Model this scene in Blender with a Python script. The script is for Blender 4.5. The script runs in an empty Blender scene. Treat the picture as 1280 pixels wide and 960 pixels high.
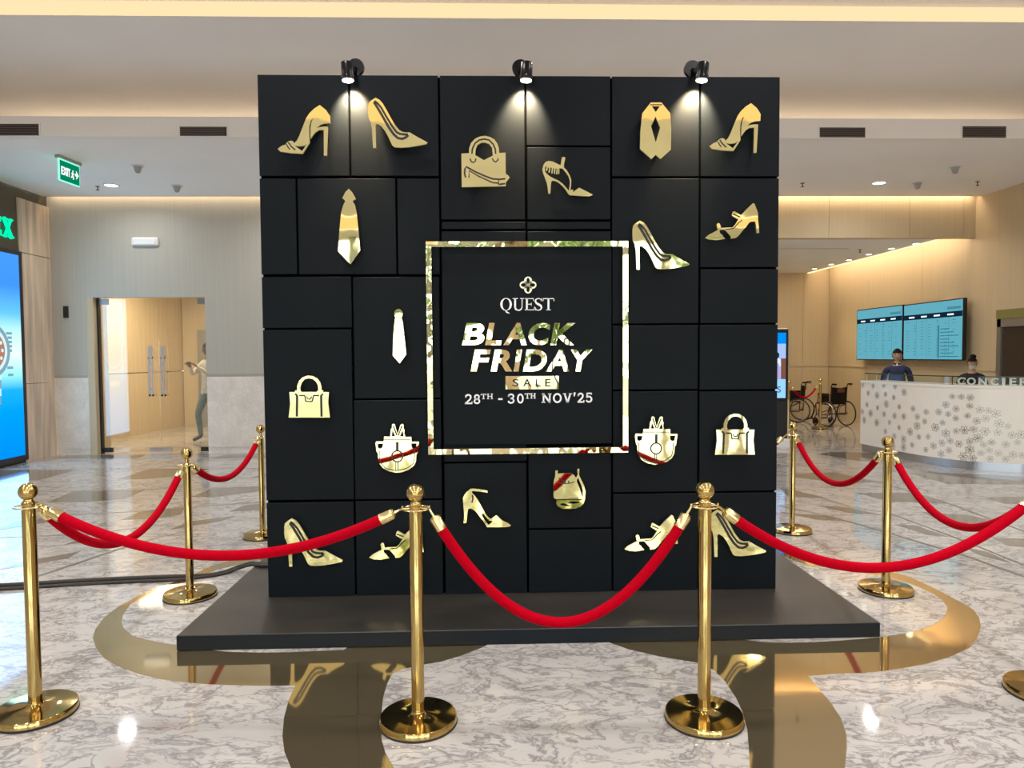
import bpy, bmesh, math, random
from mathutils import Vector, Matrix
from mathutils.geometry import tessellate_polygon
random.seed(7)
S = bpy.context.scene
COL = S.collection

# ------------------------------------------------------------------ camera
FPX = 887.0
YAW, PITCH, ROLL = 0.030469, 0.041201, -0.007145
CAM = Vector((-0.19638, -4.20506, 1.5115))
FWD = Vector((math.sin(YAW)*math.cos(PITCH), math.cos(YAW)*math.cos(PITCH), -math.sin(PITCH)))
_r = Vector((math.cos(YAW), -math.sin(YAW), 0)); _u = _r.cross(FWD)
RGT = _r*math.cos(ROLL) + _u*math.sin(ROLL)
UPV = -_r*math.sin(ROLL) + _u*math.cos(ROLL)
cam = bpy.data.objects.new('camera', bpy.data.cameras.new('camera'))
COL.objects.link(cam)
cam.data.sensor_fit = 'HORIZONTAL'; cam.data.sensor_width = 36.0
cam.data.lens = FPX*36.0/1280.0
cam.data.clip_start = 0.05; cam.data.clip_end = 300
M = Matrix(((RGT.x, UPV.x, -FWD.x, CAM.x), (RGT.y, UPV.y, -FWD.y, CAM.y), (RGT.z, UPV.z, -FWD.z, CAM.z), (0, 0, 0, 1)))
cam.matrix_world = M
S.camera = cam

# ------------------------------------------------------------------ view, world
S.view_settings.view_transform = 'Standard'; S.view_settings.look = 'None'
S.view_settings.gamma = 1.0; S.view_settings.use_curve_mapping = False
S.view_settings.exposure = 0.73
W = bpy.data.worlds.new('world'); S.world = W; W.use_nodes = True
bg = W.node_tree.nodes['Background']
bg.inputs['Color'].default_value = (0.90, 0.95, 1.0, 1); bg.inputs['Strength'].default_value = 3.0

def area_light(name, loc, size, energy, color, direction=(0, 0, -1), spread=180):
    l = bpy.data.lights.new(name, 'AREA'); l.shape = 'RECTANGLE'
    l.size, l.size_y = size; l.energy = energy; l.color = color; l.spread = math.radians(spread)
    o = bpy.data.objects.new(name, l); COL.objects.link(o); o.location = loc
    d = Vector(direction)
    o.rotation_euler = d.to_track_quat('-Z', 'Y').to_euler() if abs(d.z) < 0.99 else ((0, 0, 0) if d.z < 0 else (math.pi, 0, 0))
    return o
def spot_light(name, loc, aim, energy, color, cone, blend=0.5, radius=0.03):
    l = bpy.data.lights.new(name, 'SPOT'); l.energy = energy; l.color = color
    l.spot_size = math.radians(cone); l.spot_blend = blend; l.shadow_soft_size = radius
    o = bpy.data.objects.new(name, l); COL.objects.link(o); o.location = loc
    o.rotation_euler = (Vector(aim)-Vector(loc)).to_track_quat('-Z', 'Y').to_euler()
    return o
WARM = (1.0, 0.76, 0.50); SOFT = (1.0, 0.97, 0.95)
# cove strips: the ceiling recess, the wall washers behind the low ceiling, the slot above the screens
area_light('cove_recess', (0.3, 5.22, 4.16), (13.5, 0.10), 10, WARM, (0, 0, 1))
area_light('cove_wall_wash_a', (-4.6, 6.93, 4.02), (4.6, 0.06), 6, WARM)
area_light('cove_wall_wash_b', (4.5, 6.93, 4.02), (6.0, 0.06), 14, WARM)
area_light('cove_slot', (7.12, 9.5, 3.46), (4.5, 0.08), 14, WARM, (1, 0, -0.55))
area_light('corridor_lamp', (-5.6, 9.0, 2.95), (2.0, 1.2), 85, (1.0, 0.82, 0.56))
area_light('lobby_lamp', (5.6, 9.6, 3.28), (1.6, 2.4), 28, (1.0, 0.82, 0.58))

# ------------------------------------------------------------------ pixel helpers
def ray(px, py):
    return RGT*((px-640)/FPX) - UPV*((py-480)/FPX) + FWD
def onp(px, py, ax, v):
    d = ray(px, py); t = (v-CAM[ax])/d[ax]; return CAM + d*t
def fl(px, py, z=0.0): return onp(px, py, 2, z)
def wy(px, py, y=0.0): return onp(px, py, 1, y)

# ------------------------------------------------------------------ materials
MATS = {}
def nmat(name):
    m = bpy.data.materials.new(name); m.use_nodes = True; MATS[name] = m
    return m, m.node_tree.nodes, m.node_tree.links, m.node_tree.nodes['Principled BSDF']
def mat(name, col, rough=0.5, metal=0.0, spec=0.5, emit=None, es=1.0, var=0.0, vscale=8.0, bump=0.0, bscale=30.0, stretch=(1, 1, 1), coat=0.0):
    m, n, l, b = nmat(name)
    b.inputs['Base Color'].default_value = (*col, 1); b.inputs['Roughness'].default_value = rough
    b.inputs['Metallic'].default_value = metal; b.inputs['Specular IOR Level'].default_value = spec
    b.inputs['Coat Weight'].default_value = coat
    if emit:
        b.inputs['Emission Color'].default_value = (*emit, 1); b.inputs['Emission Strength'].default_value = es
    if var or bump:
        tc = n.new('ShaderNodeTexCoord'); mp = n.new('ShaderNodeMapping'); l.new(tc.outputs['Object'], mp.inputs[0])
        mp.inputs['Scale'].default_value = stretch
    if var:
        nz = n.new('ShaderNodeTexNoise'); nz.inputs['Scale'].default_value = vscale; nz.inputs['Detail'].default_value = 4
        l.new(mp.outputs[0], nz.inputs['Vector'])
        r = n.new('ShaderNodeMapRange'); r.inputs['To Min'].default_value = 1-var; r.inputs['To Max'].default_value = 1+var
        r.inputs['From Min'].default_value = 0.3; r.inputs['From Max'].default_value = 0.7
        l.new(nz.outputs['Fac'], r.inputs['Value'])
        mx = n.new('ShaderNodeMix'); mx.data_type = 'RGBA'; mx.blend_type = 'MULTIPLY'; mx.inputs['Factor'].default_value = 1
        mx.inputs['A'].default_value = (*col, 1); l.new(r.outputs['Result'], mx.inputs['B']); l.new(mx.outputs['Result'], b.inputs['Base Color'])
    if bump:
        nb = n.new('ShaderNodeTexNoise'); nb.inputs['Scale'].default_value = bscale; nb.inputs['Detail'].default_value = 2
        l.new(mp.outputs[0], nb.inputs['Vector'])
        bp = n.new('ShaderNodeBump'); bp.inputs['Strength'].default_value = 1.0; bp.inputs['Distance'].default_value = bump
        l.new(nb.outputs['Fac'], bp.inputs['Height']); l.new(bp.outputs[0], b.inputs['Normal'])
    return m
def emitm(name, col, strength):
    m = bpy.data.materials.new(name); m.use_nodes = True; n = m.node_tree.nodes; n.clear()
    e = n.new('ShaderNodeEmission'); e.inputs[0].default_value = (*col, 1); e.inputs[1].default_value = strength
    o = n.new('ShaderNodeOutputMaterial'); m.node_tree.links.new(e.outputs[0], o.inputs[0]); MATS[name] = m
    return m

def marble(name, base, vein, rough=0.07, scale=1.0, dark=0.5):
    m, n, l, b = nmat(name)
    tc = n.new('ShaderNodeTexCoord'); mp = n.new('ShaderNodeMapping'); l.new(tc.outputs['Object'], mp.inputs[0])
    mp.inputs['Rotation'].default_value = (0, 0, 0.5); mp.inputs['Scale'].default_value = (scale, scale*1.7, scale)
    d = n.new('ShaderNodeTexNoise'); d.inputs['Scale'].default_value = 2.4; d.inputs['Detail'].default_value = 5
    l.new(mp.outputs[0], d.inputs['Vector'])
    add = n.new('ShaderNodeMixRGB'); add.blend_type = 'ADD'; add.inputs[0].default_value = 0.55
    l.new(mp.outputs[0], add.inputs[1]); l.new(d.outputs['Color'], add.inputs[2])
    facs = []
    for sc, w in ((3.0, 0.030), (7.5, 0.034)):
        v = n.new('ShaderNodeTexNoise'); v.inputs['Scale'].default_value = sc; v.inputs['Detail'].default_value = 6; v.inputs['Roughness'].default_value = 0.6
        l.new(add.outputs[0], v.inputs['Vector'])
        s = n.new('ShaderNodeMath'); s.operation = 'SUBTRACT'; s.inputs[1].default_value = 0.5; l.new(v.outputs['Fac'], s.inputs[0])
        a = n.new('ShaderNodeMath'); a.operation = 'ABSOLUTE'; l.new(s.outputs[0], a.inputs[0])
        r = n.new('ShaderNodeMapRange'); r.inputs['From Min'].default_value = 0; r.inputs['From Max'].default_value = w
        r.inputs['To Min'].default_value = 1; r.inputs['To Max'].default_value = 0; l.new(a.outputs[0], r.inputs['Value'])
        facs.append(r)
    cl = n.new('ShaderNodeTexNoise'); cl.inputs['Scale'].default_value = 1.7; cl.inputs['Detail'].default_value = 5; l.new(add.outputs[0], cl.inputs['Vector'])
    cr = n.new('ShaderNodeMapRange'); cr.inputs['From Min'].default_value = 0.38; cr.inputs['From Max'].default_value = 0.68
    cr.inputs['To Min'].default_value = 0.0; cr.inputs['To Max'].default_value = 0.7; l.new(cl.outputs['Fac'], cr.inputs['Value'])
    mul = n.new('ShaderNodeMath'); mul.operation = 'MULTIPLY'; mul.inputs[1].default_value = dark; l.new(facs[0].outputs[0], mul.inputs[0])
    mul2 = n.new('ShaderNodeMath'); mul2.operation = 'MULTIPLY'; mul2.inputs[1].default_value = dark*0.7; l.new(facs[1].outputs[0], mul2.inputs[0])
    mxx = n.new('ShaderNodeMath'); mxx.operation = 'MAXIMUM'; l.new(mul.outputs[0], mxx.inputs[0]); l.new(mul2.outputs[0], mxx.inputs[1])
    c1 = n.new('ShaderNodeMixRGB'); c1.inputs[1].default_value = (*base, 1); c1.inputs[2].default_value = (*[x*0.80 for x in base], 1); l.new(cr.outputs[0], c1.inputs[0])
    c2 = n.new('ShaderNodeMixRGB'); l.new(c1.outputs[0], c2.inputs[1]); c2.inputs[2].default_value = (*vein, 1); l.new(mxx.outputs[0], c2.inputs[0])
    l.new(c2.outputs[0], b.inputs['Base Color']); b.inputs['Roughness'].default_value = rough
    b.inputs['Specular IOR Level'].default_value = 0.6
    return m

def striped(name, base, rough=0.45, amount=0.045, sc=(34, 34, 0.35)):
    return mat(name, base, rough, var=amount, vscale=1.6, stretch=sc, spec=0.35)

marble('marble_white', (0.525, 0.50, 0.478), (0.19, 0.176, 0.178), 0.06, 0.8, 0.85)
marble('marble_dark', (0.215, 0.18, 0.145), (0.13, 0.11, 0.09), 0.08, 0.6, 0.4)
marble('stone_panel', (0.84, 0.77, 0.69), (0.56, 0.50, 0.44), 0.35, 2.6, 0.45)
mat('seam', (0.16, 0.13, 0.10), 0.3)
mat('brass_inlay', (0.72, 0.57, 0.33), 0.05, 0.92, bump=0.0005, bscale=2.5)
mat('gold_mirror', (0.98, 0.86, 0.42), 0.03, 1.0, bump=0.0012, bscale=4.0)
mat('gold_wavy', (0.96, 0.87, 0.50), 0.03, 1.0, bump=0.006, bscale=4.5)
mat('gold_edge', (0.80, 0.72, 0.45), 0.25, 0.6)
mat('emblem_gold', (0.95, 0.92, 0.70), 0.3, 0.2)
mat('brass', (0.54, 0.39, 0.15), 0.10, 1.0)
mat('brass_bright', (0.90, 0.74, 0.36), 0.16, 1.0)
mat('rubber', (0.02, 0.02, 0.02), 0.6)
mat('velvet', (0.43, 0.0, 0.010), 0.85, spec=0.04, var=0.08, vscale=60)
MATS['velvet'].node_tree.nodes['Principled BSDF'].inputs['Sheen Weight'].default_value = 0.02
MATS['velvet'].node_tree.nodes['Principled BSDF'].inputs['Sheen Tint'].default_value = (1, 0.3, 0.35, 1)
mat('panel_black', (0.0060, 0.0086, 0.0114), 0.5, spec=0.10, var=0.08, vscale=2.0)
mat('core_black', (0.002, 0.002, 0.002), 0.9, spec=0.0)
mat('platform_top', (0.030, 0.027, 0.024), 0.38, var=0.28, vscale=2.2, stretch=(0.7, 2.2, 1), spec=0.5)
mat('edge_navy', (0.008, 0.012, 0.018), 0.5, spec=0.2)
mat('cut_black', (0.012, 0.011, 0.011), 0.5)
mat('letter_white', (0.93, 0.94, 0.96), 0.5, emit=(0.86, 0.87, 0.90), es=0.0)
mat('lamp_black', (0.004, 0.004, 0.005), 0.25, spec=0.22)
emitm('lens_glow', (1.0, 0.93, 0.78), 14)
mat('ceiling_white', (0.93, 0.91, 0.90), 0.7, var=0.02, vscale=1.0)
mat('fascia_white', (0.95, 0.90, 0.87), 0.7)
emitm('cove_glow', (1.0, 0.70, 0.40), 0.70)
emitm('slot_glow', (1.0, 0.74, 0.36), 1.1)
mat('lip_white', (0.85, 0.82, 0.78), 0.6)
striped('wall_wood', (0.47, 0.445, 0.385))
striped('wall_wood_warm', (0.58, 0.47, 0.31))
striped('travertine', (0.66, 0.53, 0.41), 0.4, 0.30, (7, 7, 0.5))
mat('trim_stone', (0.42, 0.36, 0.30), 0.4)
mat('shop_brown', (0.085, 0.066, 0.042), 0.5)
mat('dark_frame', (0.018, 0.020, 0.028), 0.35)
mat('steel', (0.62, 0.63, 0.66), 0.25, 1.0)
mat('steel_dull', (0.33, 0.32, 0.30), 0.4, 0.8)
mat('dark_metal', (0.03, 0.03, 0.032), 0.4, 0.5)
mat('plastic_white', (0.78, 0.79, 0.80), 0.45)
mat('plastic_grey', (0.40, 0.38, 0.36), 0.5)
mat('black_plastic', (0.008, 0.008, 0.009), 0.35)
mat('vent_dark', (0.035, 0.025, 0.022), 0.6)
mat('vent_slat', (0.13, 0.10, 0.09), 0.5)
emitm('downlight_glow', (1.0, 0.95, 0.88), 4)
emitm('small_glow', (1.0, 0.90, 0.70), 6)
emitm('exit_green', (0.0, 0.20, 0.095), 0.7)
emitm('exit_edge', (0.25, 0.80, 0.60), 0.9)
emitm('exit_white', (0.85, 0.95, 0.90), 0.9)
emitm('sign_green', (0.0, 0.85, 0.40), 0.8)
mat('desk_white', (0.90, 0.86, 0.79), 0.22, spec=0.5)
mat('chrome', (0.52, 0.55, 0.60), 0.32, 1.0)
mat('flower_metal', (0.42, 0.39, 0.36), 0.3, 0.6)
mat('glass_edge', (0.02, 0.035, 0.03), 0.2)
mat('yellow_green', (0.21, 0.20, 0.055), 0.5)
mat('door_dark', (0.045, 0.032, 0.026), 0.12, spec=0.6)
mat('cable_black', (0.03, 0.024, 0.02), 0.5)
mat('wheelchair_black', (0.006, 0.005, 0.006), 0.6, spec=0.2)
mat('tyre', (0.02, 0.018, 0.018), 0.6)
mat('wheelchair_red', (0.16, 0.03, 0.018), 0.5)
mat('wheelchair_frame', (0.10, 0.03, 0.035), 0.35, 0.5)
mat('skin', (0.52, 0.30, 0.19), 0.5)
mat('skin_dark', (0.16, 0.085, 0.05), 0.5)
mat('hair', (0.010, 0.007, 0.007), 0.75, spec=0.15)
mat('lips', (0.38, 0.08, 0.07), 0.5)
mat('eye_white', (0.7, 0.68, 0.65), 0.3)
mat('eye_dark', (0.02, 0.012, 0.01), 0.2)
mat('navy', (0.014, 0.024, 0.075), 0.7, var=0.1, vscale=30)
mat('trouser_dark', (0.012, 0.013, 0.02), 0.8)
mat('shirt_pale', (0.55, 0.53, 0.48), 0.8, var=0.15, vscale=18)
mat('jeans', (0.10, 0.16, 0.20), 0.85, var=0.2, vscale=20)
mat('mask_white', (0.62, 0.60, 0.57), 0.8)
mat('shoe_black', (0.015, 0.015, 0.016), 0.4)
mat('bark', (0.10, 0.07, 0.05), 0.9)
mat('leaf_green', (0.16, 0.24, 0.08), 0.7, var=0.5, vscale=3)
mat('ground_grey', (0.35, 0.35, 0.33), 0.9, var=0.1, vscale=1)

def glass(name, tint, refl=0.25, ior=1.45):
    m = bpy.data.materials.new(name); m.use_nodes = True; n = m.node_tree.nodes; l = m.node_tree.links; n.clear()
    t = n.new('ShaderNodeBsdfTransparent'); t.inputs[0].default_value = (*tint, 1)
    g = n.new('ShaderNodeBsdfGlossy'); g.inputs['Roughness'].default_value = 0.01
    f = n.new('ShaderNodeFresnel'); f.inputs[0].default_value = ior
    a = n.new('ShaderNodeMath'); a.operation = 'ADD'; a.inputs[1].default_value = refl; a.use_clamp = True
    l.new(f.outputs[0], a.inputs[0])
    mx = n.new('ShaderNodeMixShader'); l.new(a.outputs[0], mx.inputs[0]); l.new(t.outputs[0], mx.inputs[1]); l.new(g.outputs[0], mx.inputs[2])
    o = n.new('ShaderNodeOutputMaterial'); l.new(mx.outputs[0], o.inputs[0]); MATS[name] = m
glass('door_glass', (0.95, 0.95, 0.92), 0.08); glass('rail_glass', (0.90, 0.93, 0.91), 0.03, 1.12); glass('window_glass', (0.95, 0.97, 0.96), 0.0)

# ------------------------------------------------------------------ mesh builder
class MB:
    def __init__(self): self.v = []; self.f = []; self.mi = []
    def add(self, vs, fs, mi=0):
        k = len(self.v); self.v += [tuple(p) for p in vs]
        self.f += [tuple(i+k for i in f) for f in fs]; self.mi += [mi]*len(fs); return self
    def box(self, a, b, mi=0):
        x0, y0, z0 = [min(a[i], b[i]) for i in range(3)]; x1, y1, z1 = [max(a[i], b[i]) for i in range(3)]
        vs = [(x0, y0, z0), (x1, y0, z0), (x1, y1, z0), (x0, y1, z0), (x0, y0, z1), (x1, y0, z1), (x1, y1, z1), (x0, y1, z1)]
        return self.add(vs, [(3, 2, 1, 0), (4, 5, 6, 7), (0, 1, 5, 4), (1, 2, 6, 5), (2, 3, 7, 6), (3, 0, 4, 7)], mi)
    def hexa(self, lo, hi, mi=0):          # two quads, same winding
        return self.add(list(lo)+list(hi), [(3, 2, 1, 0), (4, 5, 6, 7), (0, 1, 5, 4), (1, 2, 6, 5), (2, 3, 7, 6), (3, 0, 4, 7)], mi)
    def tube(self, pts, r, n=10, closed=False, cap=True, mi=0):
        pts = [Vector(p) for p in pts]; rs = r if isinstance(r, (list, tuple)) else [r]*len(pts)
        m = len(pts); k0 = len(self.v); prev = None
        for i, p in enumerate(pts):
            if closed: t = (pts[(i+1) % m]-pts[i-1])
            else: t = pts[min(i+1, m-1)]-pts[max(i-1, 0)]
            t.normalize()
            if prev is None:
                a = Vector((0, 0, 1)) if abs(t.z) < 0.9 else Vector((1, 0, 0)); u = t.cross(a).normalized()
            else: u = (prev-t*prev.dot(t)).normalized()
            prev = u; w = t.cross(u)
            for j in range(n):
                an = 2*math.pi*j/n; self.v.append(tuple(p+(u*math.cos(an)+w*math.sin(an))*rs[i]))
        rng = m if closed else m-1
        for i in range(rng):
            for j in range(n):
                a = k0+i*n+j; b = k0+i*n+(j+1) % n; c = k0+((i+1) % m)*n+(j+1) % n; d = k0+((i+1) % m)*n+j
                self.f.append((a, b, c, d)); self.mi.append(mi)
        if cap and not closed:
            self.f.append(tuple(k0+j for j in range(n))[::-1]); self.mi.append(mi)
            self.f.append(tuple(k0+(m-1)*n+j for j in range(n))); self.mi.append(mi)
        return self
    def lathe(self, prof, n=32, mi=0, c=(0, 0, 0), caps=True):
        k0 = len(self.v); m = len(prof)
        for r, z in prof:
            for j in range(n):
                a = 2*math.pi*j/n; self.v.append((c[0]+r*math.cos(a), c[1]+r*math.sin(a), c[2]+z))
        for i in range(m-1):
            for j in range(n):
                self.f.append((k0+i*n+j, k0+i*n+(j+1) % n, k0+(i+1)*n+(j+1) % n, k0+(i+1)*n+j)); self.mi.append(mi)
        if not caps: return self
        self.f.append(tuple(k0+j for j in range(n))[::-1]); self.mi.append(mi)
        self.f.append(tuple(k0+(m-1)*n+j for j in range(n))); self.mi.append(mi)
        return self
    def sphere(self, c, r, n=16, mi=0):
        rr = r if isinstance(r, (tuple, list)) else (r, r, r)
        k0 = len(self.v); m = n//2
        for i in range(m+1):
            th = math.pi*i/m
            for j in range(n):
                a = 2*math.pi*j/n
                self.v.append((c[0]+rr[0]*math.sin(th)*math.cos(a), c[1]+rr[1]*math.sin(th)*math.sin(a), c[2]-rr[2]*math.cos(th)))
        for i in range(m):
            for j in range(n):
                self.f.append((k0+i*n+j, k0+i*n+(j+1) % n, k0+(i+1)*n+(j+1) % n, k0+(i+1)*n+j)); self.mi.append(mi)
        return self
    def plate(self, polys, to3, depth, mi=0):
        """polys: outer + holes in 2D; to3(x, y, d): 3D point at depth d (0 front, depth back)"""
        flat = [q for p in polys for q in p]
        tris = tessellate_polygon([[Vector((x, y, 0)) for x, y in p] for p in polys])
        N = len(flat); k0 = len(self.v)
        self.v += [tuple(to3(x, y, 0)) for x, y in flat] + [tuple(to3(x, y, depth)) for x, y in flat]
        self.tri = []
        for t in tris:
            a, b, c = [flat[i] for i in t]
            cr = (b[0]-a[0])*(c[1]-a[1])-(b[1]-a[1])*(c[0]-a[0])
            if abs(cr) < 1e-12: continue
            t = t if cr > 0 else (t[0], t[2], t[1])
            self.f.append(tuple(k0+i for i in t)); self.mi.append(mi)
            self.f.append(tuple(k0+N+i for i in t[::-1])); self.mi.append(mi)
            self.tri.append((abs(cr), [flat[i] for i in t]))
        o = 0
        for p in polys:
            n = len(p)
            for i in range(n):
                a = k0+o+i; b = k0+o+(i+1) % n
                self.f.append((a, a+N, b+N, b)); self.mi.append(mi)
            o += n
        return self
    def ribbon(self, pts, w, to3, depth, mi=0):
        n = len(pts); L = []; Rr = []
        ws = w if isinstance(w, (list, tuple)) else [w]*n
        for i, (x, y) in enumerate(pts):
            ax, ay = pts[max(i-1, 0)]; bx, by = pts[min(i+1, n-1)]
            tx, ty = bx-ax, by-ay; d = math.hypot(tx, ty) or 1
            nx, ny = -ty/d*ws[i]/2, tx/d*ws[i]/2
            L.append((x+nx, y+ny)); Rr.append((x-nx, y-ny))
        for i in range(n-1):
            q = [L[i], Rr[i], Rr[i+1], L[i+1]]
            lo = [to3(*p, 0) for p in q]; hi = [to3(*p, depth) for p in q]
            self.hexa(hi, lo, mi)
        return self
    def build(self, name, mats, parent=None, smooth=False, recalc=True):
        me = bpy.data.meshes.new(name); me.from_pydata(self.v, [], self.f)
        for m in (mats if isinstance(mats, (list, tuple)) else [mats]): me.materials.append(MATS[m])
        me.polygons.foreach_set('material_index', self.mi)
        me.update()
        if recalc:
            bm = bmesh.new(); bm.from_mesh(me); bmesh.ops.recalc_face_normals(bm, faces=bm.faces); bm.to_mesh(me); bm.free()
        if smooth:
            me.polygons.foreach_set('use_smooth', [True]*len(me.polygons))
            try: me.set_sharp_from_angle(angle=math.radians(38))
            except Exception: pass
        o = bpy.data.objects.new(name, me); COL.objects.link(o)
        if parent: o.parent = parent
        return o
def tag(o, label, cat, group=None):
    o['label'] = label; o['category'] = cat
    if group: o['group'] = group
    return o
def struct(o, label=None):
    o['kind'] = 'structure'
    if label: o['label'] = label
    return o
def empty(name, loc=(0, 0, 0), rz=0):
    o = bpy.data.objects.new(name, None); COL.objects.link(o); o.location = loc; o.rotation_euler = (0, 0, rz); return o
def copy_tree(o, parent=None):
    c = o.copy(); COL.objects.link(c); c.parent = parent
    for ch in list(o.children): copy_tree(ch, c)
    return c
def B(name, a, b, m, parent=None): return MB().box(a, b).build(name, m, parent)
def bev(o, w, seg=2):
    md = o.modifiers.new('soft_edge', 'BEVEL'); md.width = w; md.segments = seg; md.limit_method = 'ANGLE'; return o
def catmull(P, k=6, closed=False):
    P = [Vector(p) for p in P]; n = len(P); out = []
    for i in range(n if closed else n-1):
        if closed: a, b, c, d = P[i-1], P[i], P[(i+1) % n], P[(i+2) % n]
        else: a, b, c, d = P[max(i-1, 0)], P[i], P[i+1], P[min(i+2, n-1)]
        for j in range(k):
            t = j/k
            out.append(0.5*((2*b)+(c-a)*t+(2*a-5*b+4*c-d)*t*t+(3*b-a-3*c+d)*t**3))
    if not closed: out.append(P[-1])
    return out

# ------------------------------------------------------------------ room shell
XL, XR, YB, YD, YW = -6.95, 7.58, 7.0, 11.9, -12.5
ZC = 3.96
floor = struct(B('floor', (-9, YW-0.2, -0.12), (9, 13.5, 0), 'marble_white'), 'polished white veined marble lobby floor')

def floor_poly(name, pts, z, m, parent=floor, sub=0):
    P = [(p.x, p.y) for p in pts]
    if sub: P = [(q.x, q.y) for q in catmull([Vector((x, y, 0)) for x, y in P], sub, True)]
    mb = MB().plate([P], lambda x, y, d: (x, y, z-d), z+0.004)
    return mb.build(name, m, parent)
# brass inlay: ring band plus the two curved stems that run towards the camera
outer_l = [(240, 719), (225, 725), (200, 734), (175, 744), (150, 757), (130, 772), (119, 787), (116, 798), (120, 810), (130, 823), (150, 834), (175, 843), (200, 849), (230, 853), (260, 855.5), (300, 857), (340, 857.5), (369, 857)]
stem_l = [(361, 875), (355, 897), (353, 920), (355.5, 940), (362.5, 957)]
outer_r = [(1010, 845), (1047, 842), (1075, 841.5), (1103, 839), (1131, 835), (1159, 829.7), (1187.5, 821), (1212, 810), (1222, 797), (1226, 784), (1224, 772.5), (1217.5, 763), (1206, 755.6), (1195, 750), (1178, 740.6), (1159, 731), (1140.6, 723), (1122, 717), (1105, 713), (1075, 708), (1037, 703), (1005, 698)]
stem_r = [(1056, 960), (1058.6, 935), (1058, 918), (1051, 898), (1038, 878), (1024, 861.5)]
P = [fl(*q) for q in outer_l+stem_l]
P += [Vector((-0.75, -2.05, 0)), Vector((-0.45, -2.6, 0)), Vector((-0.35, -3.3, 0)), Vector((0.9, -3.3, 0)), Vector((0.95, -2.6, 0)), Vector((1.05, -2.05, 0))]
P += [fl(*q) for q in stem_r+outer_r]
e0 = fl(1005, 698); e1 = fl(240, 719)
for k in range(1, 12):
    a = k/12*math.pi; P.append(Vector(((e0.x+e1.x)/2+math.cos(a)*(e0.x-e1.x)/2, (e0.y+(e1.y-e0.y)*k/12)+0.95*math.sin(a), 0)))
floor_poly('brass_inlay', P, 0.0012, 'brass_inlay')
inner_r = [(1009, 707), (1034, 709.7), (1075, 715), (1105, 721), (1131, 727.5), (1150, 735), (1167, 743), (1178, 751), (1184, 759), (1183, 767), (1177, 775), (1165, 782), (1150, 787.5), (1131, 792), (1112.5, 795.4), (1080, 798.5), (1050, 800.8), (1021, 802.5), (980, 803.5), (950, 802.5), (928, 799)]
inner_l = [(436, 808), (430, 812.5), (390, 814), (358, 815.4), (323, 815.8), (283, 814.8), (262, 812), (220, 806.6), (201.6, 803.6), (181, 799.5), (165, 794.5), (155, 786), (152, 778), (154, 769), (163, 755.9), (177, 747.7), (197.5, 739.6), (222, 730.5), (240, 726)]
P = [fl(*q) for q in inner_r] + [Vector((1.1, -0.3, 0)), Vector((-0.8, -0.3, 0))] + [fl(*q) for q in inner_l]
a0 = fl(240, 726); a1 = fl(1009, 707)
for k in range(1, 12):
    a = k/12*math.pi; P.append(Vector(((a0.x+a1.x)/2-math.cos(a)*(a1.x-a0.x)/2, (a0.y+(a1.y-a0.y)*k/12)+0.85*math.sin(a), 0)))
floor_poly('marble_inset', P, 0.0024, 'marble_white')
mid_l = [(615, 803), (605, 809), (577, 820), (552, 827.5), (525, 832), (500, 838), (490, 843), (484, 855), (479, 872), (477, 892), (476, 910), (477.5, 927), (482, 942), (492, 960)]
mid_r = [(937, 960), (936, 935), (934, 912), (928, 890), (920, 873), (906, 852), (892, 838), (872, 829), (824, 821), (785, 812), (757, 802)]
P = [fl(*q) for q in mid_l] + [Vector((-0.3, -2.1, 0)), Vector((0.0, -2.7, 0)), Vector((0.45, -2.7, 0)), Vector((0.72, -2.1, 0))] + [fl(*q) for q in mid_r]
floor_poly('marble_inset', P, 0.0024, 'marble_white')
tiles = [
 [(66, 573), (84, 569), (183, 569), (170, 573)], [(-40, 588), (96, 587), (50, 600), (-40, 605)],
 [(146, 599), (188, 586), (262, 586), (243, 594), (183, 598.5)], [(58, 628), (90, 615), (183, 612), (154, 624), (106, 627.7)],
 [(151, 650), (175, 640), (232, 633), (226, 643), (200, 648)], [(240, 621), (265, 610.5), (345, 608), (321, 614.5), (265, 621.6)],
 [(287, 639), (305, 632), (345, 627), (338, 636), (305, 639)], [(212, 662), (239, 651.6), (295, 645), (276, 651.6)],
 [(-10, 664), (20, 652), (82, 643.6), (64, 652)], [(-10, 714), (30, 702), (101, 689), (85, 698)], [(80, 681), (101, 673), (140, 672), (120, 677)],
 [(260, 573), (287, 567.5), (345, 567.5), (335, 572)], [(313, 597), (332, 592), (360, 590), (345, 597)],
 [(1022, 567.5), (1042, 565), (1100, 566), (1090, 577), (1072, 576)], [(992, 596), (995, 592), (1040, 591), (1100, 602.5), (1050, 604)],
 [(1070, 616), (1135, 616), (1185, 629.5), (1115, 627)], [(975, 610), (992, 612.5), (1032, 622.5), (985, 621)],
 [(1020, 632), (1060, 634), (1102, 644), (1060, 641)], [(975, 640), (1000, 642.5), (1035, 645), (1065, 652), (1020, 649.5)],
 [(1135, 591), (1165, 590), (1300, 597), (1330, 606), (1185, 605)], [(1232, 622), (1300, 620), (1330, 631), (1255, 629.5)],
 [(1152, 640), (1210, 644), (1247, 652), (1185, 655)], [(1120, 656), (1145, 657), (1185, 671), (1160, 669)],
 [(1240, 672), (1290, 674), (1310, 686), (1260, 682.5)], [(1205, 684), (1235, 690), (1264, 704), (1225, 694)],
]
for t in tiles: floor_poly('floor_tile', [fl(*q) for q in t], 0.0012, 'marble_dark')
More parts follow.
